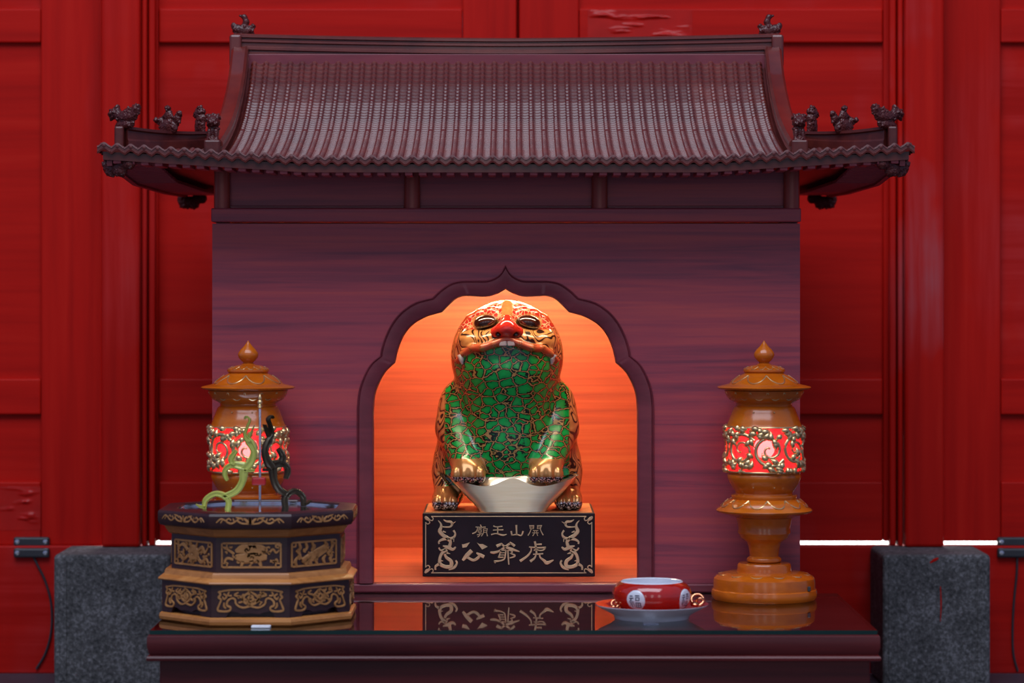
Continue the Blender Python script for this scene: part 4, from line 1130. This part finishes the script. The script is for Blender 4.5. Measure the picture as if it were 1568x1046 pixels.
# ------------------------------------------------------------------ octagonal censer box
OX, OY = X(385, -0.42), -0.3020
box8 = thing('octagonal_censer', 'octagonal dark wood censer box with tan mouldings and carved fretwork panels', 'censer', (OX, OY, TT))
def octo(ap, z): 
    R = ap / math.cos(PI / 8); return [(OX + R * math.sin(PI / 8 + i * PI / 4), OY - R * math.cos(PI / 8 + i * PI / 4), z) for i in range(8)]
def ring8(name, prof, mat, cap=True):
    m = MB(); rows = [octo(a, TT + z) for a, z in prof]; m.grid(rows, closed=True)
    if cap: e = len(rows) * 8; m.f += [tuple(range(8)), tuple(range(e - 1, e - 9, -1))]; m.mi += [0, 0]
    return m.build(name, mat, box8, smooth=25)
ring8('base_moulding', [(0.131, 0.0), (0.1345, 0.002), (0.1355, 0.006), (0.1345, 0.010), (0.131, 0.0118)], M_tan)
ring8('inner_base', [(0.120, 0.0119), (0.120, 0.0565)], M_dark)
ring8('waist_moulding', [(0.136, 0.0572), (0.137, 0.0588), (0.1360, 0.0605), (0.1285, 0.0650), (0.1275, 0.0700), (0.126, 0.0722)], M_tan)
upper = ring8('upper_tier', [(0.1185, 0.0723), (0.1185, 0.1208)], M_dark)
ring8('neck_moulding', [(0.119, 0.1209), (0.1225, 0.123), (0.1255, 0.1275), (0.1275, 0.131), (0.1280, 0.1325)], M_tan)
m = MB(); rows = [octo(a, TT + z) for a, z in ((0.128, 0.1326), (0.1345, 0.1345), (0.1370, 0.1400), (0.1370, 0.1515), (0.1355, 0.1545), (0.132, 0.1558), (0.112, 0.1560), (0.111, 0.1545), (0.111, 0.1330))]
m.grid(rows, closed=True); rim = m.build('top_rim', M_dark, box8, smooth=25)
m = MB(); rows = [octo(0.1108, TT + 0.1535), octo(0.1108, TT + 0.1512), octo(0.108, TT + 0.1508)]; m.grid(rows, closed=True); m.f.append(tuple(range(23, 15, -1))); m.mi.append(0)
m.build('steel_pan', M_steel, box8)
def face(i, ap):                               # frame of octagon face i: u across, v up, h outward
    a = i * PI / 4; nx, ny = math.sin(a), -math.cos(a); tx, ty = math.cos(a), math.sin(a)
    return lambda u, v, h: (OX + nx * (ap + h) + tx * u, OY + ny * (ap + h) + ty * u, TT + v)
def mir(strokes): return strokes + [tuple((-p[0], p[1]) for p in s[:-1]) + (s[-1],) for s in strokes]
k8 = 1 / (4.548 * 1109)                        # zoom pixel to metres
LOWP = mir([((-235, -58), (-150, -72), (0, -74), [11] * 3), ((-242, -62), (-226, -40), (-240, -18), (-222, 0), (-238, 40), (-246, 76), (-200, 84), (-160, 78), (-150, 55), (-178, 38), (-170, 5), (-140, -12), (-116, -2), (-108, 30), (-60, 56), (0, 44), [16, 12, 14, 12, 12, 14, 12, 13, 12, 14, 13, 12, 12, 12, 12, 12]),
    ((-205, -45), (-180, -25), (-200, -5), (-212, -25), [10, 12, 12, 8]), ((-90, -55), (-120, -35), (-70, -20), (-60, 10), (-90, 20), [9, 12, 14, 12, 10]), ((0, -60), (-40, -35), (-60, -10), (-40, 20), (0, 38), [10, 14, 16, 16, 14]), ((0, -30), (-22, -5), (0, 20), [12, 18, 16]), ((-160, -60), (-170, -35), (-140, -30), [9, 12, 9]), ((-198, 20), (-200, 45), (-185, 62), [10, 13, 10])])
FRAME = mir([((-200, -88), (0, -88), [12] * 2), ((-200, 86), (0, 86), [12] * 2), ((-205, -88), (-205, 86), [11] * 2), ((-172, -88), (-172, -60), (-205, -60), [9] * 3), ((-172, 86), (-172, 58), (-205, 58), [9] * 3)])
CEN = {0: [((-110, -30), (-60, -45), (0, -40), (60, -45), (112, -30), [18, 60, 76, 62, 18]), ((-112, 10), (-50, 20), (20, 10), (108, 15), [26, 66, 74, 30]), ((-60, 40), (-70, 82), [26, 16]), ((55, 40), (68, 82), [28, 16]), ((0, 35), (4, 62), [40, 12]), ((-120, -10), (-160, -40), (-190, -52), [16, 14, 8]), ((118, -10), (150, -45), (172, -20), (196, -40), [16, 14, 12, 8]), ((-125, 30), (-165, 20), (-185, 45), (-160, 60), [14, 16, 14, 8]), ((0, -60), (-24, -84), [30, 16]), ((10, -60), (34, -84), [26, 16]), ((130, 40), (165, 45), (190, 40), [16, 12, 8])],
       1: [((-110, 50), (0, 5), (112, -42), [34, 46, 34]), ((-90, 76), (10, 34), (118, -14), [16, 22, 16])] + [((a, -84), (a + 14, -50), (a - 6, -20), [16, 22, 8]) for a in (-140, -80, -20, 100, 160)] + [((a, 82), (a - 14, 48), (a + 8, 18), [16, 24, 8]) for a in (-160, -40, 30, 100, 165)] + [((-165, -30), (-130, 5), (-160, 30), [14, 22, 12]), ((165, -20), (130, 10), (160, 30), [14, 22, 12])],
       7: [((-40, 0), (-10, -34), (30, -10), (20, 30), (-20, 30), (-40, 0), [44, 50, 54, 50, 46, 40]), ((0, 0), (6, 2), [60, 60]), ((-60, -20), (-110, -60), (-160, -40), [20, 24, 10]), ((-60, 20), (-110, 50), (-150, 20), (-170, 50), [20, 22, 16, 8]), ((50, -20), (100, -50), (130, -10), (165, -50), [20, 22, 18, 8]), ((50, 26), (90, 60), (140, 30), (170, 66), [20, 24, 18, 10]), ((-20, -40), (-40, -84), [20, 12]), ((30, -44), (50, -84), [20, 12]), ((0, 46), (-10, 82), [24, 12]), ((-100, 0), (-140, 0), [18, 10]), ((110, 20), (160, 10), [18, 10])]}
RIMP = mir([((0, -22), (0, 20), [16, 30]), ((-8, 18), (-30, -6), (-46, -16), [22, 16, 6]), ((-8, 22), (-60, 18), (-90, -6), (-62, -18), (-50, -2), [10, 12, 12, 10, 8]), ((-90, -4), (-130, 20), (-165, 4), (-150, -16), (-132, -4), [10, 12, 12, 10, 8]), ((-165, 4), (-200, -14), (-235, 14), [9, 12, 4]), ((-110, 8), (-120, -18), [10, 4]), ((-70, -20), (-100, -24), [8, 5]), ((-190, -8), (-205, 16), [9, 4])])
for i in range(8):
    fu = face(i, 0.1187); fl = face(i, 0.1315); fr = face(i, 0.1372)
    sl = 0.1315 * math.tan(PI / 8) - 0.0002        # lower tier plate with bracket foot cut-out
    pts = [(-sl, 0.0120), (-sl, 0.0570), (sl, 0.0570), (sl, 0.0120), (0.034, 0.0120), (0.0315, 0.0165), (0.028, 0.0205), (0.020, 0.0195), (0.012, 0.0165), (0, 0.0180), (-0.012, 0.0165), (-0.020, 0.0195), (-0.028, 0.0205), (-0.0315, 0.0165), (-0.034, 0.0120)]
    m = MB(); n = len(pts); m.add([fl(u, v, 0) for u, v in pts] + [fl(u, v, -0.006) for u, v in pts], [tuple(range(n)), tuple(range(2 * n - 1, n - 1, -1))] + [(q, (q + 1) % n, (q + 1) % n + n, q + n) for q in range(n)])
    pl = m.build('lower_panel', M_dark, box8)
    sets = [(LOWP, fl, 0.0362, pl, 'carved_bracket_fret', 0.92), (RIMP, fr, 0.1455, rim, 'painted_scroll', 1.0), (FRAME + CEN[i if i in CEN else (0 if i % 2 == 0 else (1 if i == 3 else 7))], fu, 0.0962, upper, 'carved_fret', 1.0)]
    for strokes, ff, vc, par, nm, ks in sets:
        m = MB(); rq = random.Random(i * 3 + len(nm))
        if nm == 'carved_fret':                  # small leaf curls filling the ground
            ex = []
            for q in range(26):
                cu, cv, a0, r0 = rq.uniform(-182, 182), rq.uniform(-70, 70), rq.uniform(0, 6.28), rq.uniform(9, 20); d_ = rq.choice((-1, 1))
                ex.append(tuple((max(-198, min(198, cu + r0 * (1 - t * 0.2) * math.cos(a0 + d_ * t * 1.3))), max(-84, min(84, cv + r0 * (1 - t * 0.2) * math.sin(a0 + d_ * t * 1.3)))) for t in range(4)) + ([6, 13, 12, 6],))
            strokes = ex + [s_[:-1] + ([w * 1.2 for w in s_[-1]],) for s_ in strokes]
        elif nm == 'carved_bracket_fret':
            ex = []
            for q in range(14):
                cu, cv, a0, r0 = rq.uniform(-110, 110), rq.uniform(-60, 30), rq.uniform(0, 6.28), rq.uniform(8, 15); d_ = rq.choice((-1, 1))
                ex.append(tuple((cu + r0 * math.cos(a0 + d_ * t * 1.3), cv + r0 * math.sin(a0 + d_ * t * 1.3)) for t in range(4)) + ([6, 12, 11, 6],))
            strokes = ex + [s_[:-1] + ([w * 1.15 for w in s_[-1]],) for s_ in strokes]
        for s_ in strokes:
            m.stroke([(p[0] * k8 * ks, vc - p[1] * k8 * 0.96) for p in s_[:-1]], [max(w, 7) * k8 for w in s_[-1]], ff, 0.0014 if nm != 'painted_scroll' else 0.0004, 4 if len(s_) > 3 else 1)
        m.build(nm, M_fret, par)
tag(bx('paper_shim', X(387, -0.43), X(416, -0.43), -0.4560, -0.4400, TT, TT + 0.0028, M_paper, None, 0.0008), 'folded white paper strip on the glass before the octagonal censer', 'paper')

# dragons, rod and clip standing in the censer
def dragon(name, label, mat, loc, rot, flip):
    root = thing(name, label, 'ornament', loc)
    kk = S(-0.29) / 5.23
    bodyS = [((68, 965), (78, 890), (150, 842), (222, 855), (262, 900), (252, 975), [30, 46, 46, 50, 50, 46]),
             ((215, 868), (320, 820), (372, 740), (388, 650), (440, 585), (462, 500), (425, 425), (392, 370), (412, 300), (430, 250), (400, 226), (388, 245), [50, 56, 56, 74, 62, 52, 64, 30, 22, 20, 18, 14]),
             ((385, 622), (300, 610), (240, 640), (232, 690), (252, 735), [74, 54, 42, 44, 26]), ((300, 612), (282, 555), (325, 495), [54, 52, 34]), ((388, 655), (470, 655), [34, 22]), ((425, 385), (468, 292), [28, 5]), ((0, 925), (40, 945), (80, 945), [8, 24, 24])]
    m = MB()
    def f(u, v, h): return (loc[0] + (u - 255) * kk * flip, loc[1] + (-0.0035 - h if front else 0.0035 + h), loc[2] + (965 - v) * kk)
    for s_ in bodyS:
        P_, W_ = spline(list(s_[:-1]), s_[-1], 5)
        rows = []
        for i, (p, w) in enumerate(zip(P_, W_)):
            a = P_[max(i - 1, 0)]; b_ = P_[min(i + 1, len(P_) - 1)]; tx_, ty2 = b_[0] - a[0], b_[1] - a[1]; l = math.hypot(tx_, ty2) or 1; nx_, ny2 = -ty2 / l, tx_ / l
            q = []
            for e_, hh in ((-0.5, -0.0025), (-0.5, 0.0025), (-0.3, 0.0045), (-0.16, 0.0032), (0.16, 0.0032), (0.3, 0.0045), (0.5, 0.0025), (0.5, -0.0025), (0.3, -0.0045), (-0.3, -0.0045)):
                q.append((loc[0] + (p[0] + nx_ * w * e_ - 255) * kk * flip, loc[1] - hh, loc[2] + (965 - p[1] - ny2 * w * e_) * kk))
            rows.append(q)
        m.grid(rows, closed=True); e = len(rows) * 10; base = len(m.v) - e
        m.f += [tuple(base + q for q in range(10)), tuple(base + e - 1 - q for q in range(10))]; m.mi += [0, 0]
    o = m.build('dragon_body', mat, root, smooth=40); root.rotation_euler = (0, 0, rot)
    for hx_, hz_ in ((425, 415), (300, 600)):
        mm = MB(); mm.tube([(loc[0] + (hx_ - 255) * kk * flip, loc[1] - 0.0055, loc[2] + (965 - hz_) * kk), (loc[0] + (hx_ - 255) * kk * flip, loc[1] - 0.0028, loc[2] + (965 - hz_) * kk)], 0.0022, 10); mm.build('boss', mat, root, smooth=40)
    return root
ZP = TT + 0.1512
dragon('dragon_ornament', 'yellow green curling dragon ornament standing upright in the censer', M_jade, (X(349, -0.305), -0.305, ZP), 0.0, 1)
dragon('dragon_ornament', 'green curling dragon ornament in shade-dark colour standing in the censer beside the rod', M_jade_shaded, (X(437, -0.265), -0.265, ZP), 0.75, -1)
rod = thing('incense_rod', 'thin steel rod with brass knob and red clip standing in the censer', 'rod', (X(398, -0.30), -0.30, ZP))
rx, ry = X(398, -0.30), -0.30; zt = Z(606, ry)
m = MB(); m.tube([(rx, ry, ZP), (rx, ry, Z(626, ry))], 0.0019, 10); m.build('shaft', M_steel, rod, smooth=60)
m = MB(); zz = lambda v: Z(600 + v / 5.23, ry); m.lathe([(q * S(ry) / 5.23, zz(v)) for q, v in ((8, 132), (18, 124), (20, 116), (12, 108), (18, 98), (22, 86), (18, 72), (11, 66), (15, 56), (14, 46), (8, 32), (1, 18))], rx, ry, 20); m.build('knob', M_gold, rod, smooth=50)
bx('clip', X(386, ry), X(407, ry), ry - 0.006, ry + 0.006, Z(743, ry), Z(731, ry), M_clip, rod, 0.002)

# ------------------------------------------------------------------ red bowl on its saucer
SY = -0.335; SXC = X(998, SY); ms = S(SY)
saucer = thing('saucer', 'white porcelain saucer with red glazed top under the red bowl', 'saucer', (SXC, SY, TT))
m = MB(); m.lathe([(0.046, TT + 0.0004), (0.052, TT), (0.0535, TT + 0.004), (0.060, TT + 0.0085), (0.072, TT + 0.0145), (0.0795, TT + 0.0192), (0.0798, TT + 0.0204)], SXC, SY, 72, 0, False); m.build('white_underside', M_white, saucer, smooth=40)
m = MB(); m.lathe([(0.0005, TT + 0.0095), (0.045, TT + 0.0098), (0.055, TT + 0.0120), (0.070, TT + 0.0176), (0.0785, TT + 0.0206), (0.0797, TT + 0.0204)], SXC, SY, 72, 0, False); m.build('red_upper_face', M_rglaze, saucer, smooth=40)
BZ = TT + 0.0104
bowl = thing('red_bowl', 'squat red glazed bowl with white fortune medallions on the saucer', 'bowl', (SXC, SY, BZ))
BP = [(0.036, 0.0), (0.040, 0.0012), (0.047, 0.0045), (0.0525, 0.010), (0.0555, 0.018), (0.0560, 0.026), (0.0540, 0.033), (0.0495, 0.0385), (0.0440, 0.0413)]
m = MB(); m.lathe([(r, BZ + z) for r, z in BP], SXC, SY, 80, 0, False); m.f.append(tuple(range(79, -1, -1))); m.mi.append(0); m.build('bowl_body', M_rglaze, bowl, smooth=40)
m = MB(); m.lathe([(0.0440, BZ + 0.0413), (0.0425, BZ + 0.0425), (0.0405, BZ + 0.0415), (0.0415, BZ + 0.036), (0.042, BZ + 0.025), (0.036, BZ + 0.010), (0.0005, BZ + 0.006)], SXC, SY, 64, 0, False); m.build('white_lining', M_white, bowl, smooth=40)
def brad(z): return float(np.interp(z, [p[1] for p in BP], [p[0] for p in BP]))
FU = [((-105, -75), (-50, -75), [18, 18]), ((-115, -35), (-35, -40), [18, 18]), ((-75, -35), (-110, 20), [14, 14]), ((-100, 10), (-95, 90), [15, 15]), ((-75, -10), (-65, 115), [16, 16]), ((-50, 5), (-25, 100), [14, 14]),
      ((-5, -85), (75, -85), [18, 18]), ((0, -52), (75, -52), [15, 15]), ((6, -52), (8, -5), [15, 15]), ((70, -52), (66, -5), [15, 15]), ((0, -5), (72, -5), [15, 15]),
      ((0, 38), (92, 38), [16, 16]), ((4, 38), (8, 112), [16, 16]), ((88, 38), (94, 112), [16, 16]), ((48, 38), (50, 112), [13, 13]), ((2, 74), (94, 74), [13, 13]), ((2, 112), (98, 112), [16, 16])]
for a0 in (-0.47, 0.98, 2.43, 3.88):
    zc = 0.0195; kq = ms / 11.2
    def fsurf(u, v, h, a0=a0):
        z = zc - v * kq; z = min(max(z, 0.0005), 0.041); r = brad(z) + h; a = a0 + u * kq / 0.0558
        return (SXC + r * math.sin(a), SY - r * math.cos(a), BZ + z)
    m = MB(); rows = [[fsurf(168 * rr * math.cos(t * PI / 16), 172 * rr * math.sin(t * PI / 16), 0.0004) for t in range(32)] for rr in (0.02, 0.3, 0.55, 0.8, 1.0)]
    rows.append([fsurf(170 * math.cos(t * PI / 16), 174 * math.sin(t * PI / 16), 0.0) for t in range(32)])
    m.grid(rows, closed=True); md = m.build('medallion', M_white, bowl, smooth=60)
    m = MB()
    for s_ in FU:
        pts = [tuple(p[q] + (r[q] - p[q]) * t / 3 for q in (0, 1)) for p, r in zip(s_[:-2], s_[1:-1]) for t in range(4)]
        m.stroke(pts, s_[-1][0], lambda u, v, h: fsurf(u, v, 0.00045 + h), 0.0002, 1)
    m.build('fortune_character', M_ink, md)
def trinket(px, py, dy, label, big):
    y = SY + dy; cx, cz = X(px, y), TT + 0.0165
    root = thing('copper_trinket', label, 'trinket', (cx, y, cz))
    k = 1.0 if big else 0.62
    for j, (ox, oz, r, w, tilt) in enumerate(((0, 0.0095, 0.0085, 0.0022, 0.5), (0.004, 0.0075, 0.0055, 0.0018, -0.6))):
        m = MB(); ring = [(cx + ox * k + r * k * math.cos(a), y + r * k * math.sin(a) * math.sin(tilt), cz + oz * k + r * k * math.sin(a) * math.cos(tilt)) for a in [2 * PI * i / 28 for i in range(29)]]
        m.tube(ring, w * k, 8); m.build('ring', M_copper, root, smooth=60)
    m = MB(); m.lathe([(0.0005, cz), (0.005 * k, cz + 0.001), (0.0065 * k, cz + 0.004 * k), (0.004 * k, cz + 0.0075 * k), (0.0005, cz + 0.008 * k)], cx - 0.004 * k, y - 0.004, 16); m.build('bead', M_copper, root, smooth=60)
trinket(1068, 925, -0.004, 'shiny copper ring trinket on the saucer rim beside the altar lamp foot', True)
trinket(942, 928, -0.018, 'small copper ring trinket on the saucer between bowl and censer', False)
m = MB(); m.slab([(X(984, -0.40), -0.4125), (X(996, -0.40), -0.409), (X(1008, -0.40), -0.4105), (X(1002, -0.40), -0.393), (X(986, -0.40), -0.394)], TT, TT + 0.0011)
tag(m.build('foil_scrap', M_steel, None), 'crumpled silver foil scrap at the foot of the saucer', 'scrap')
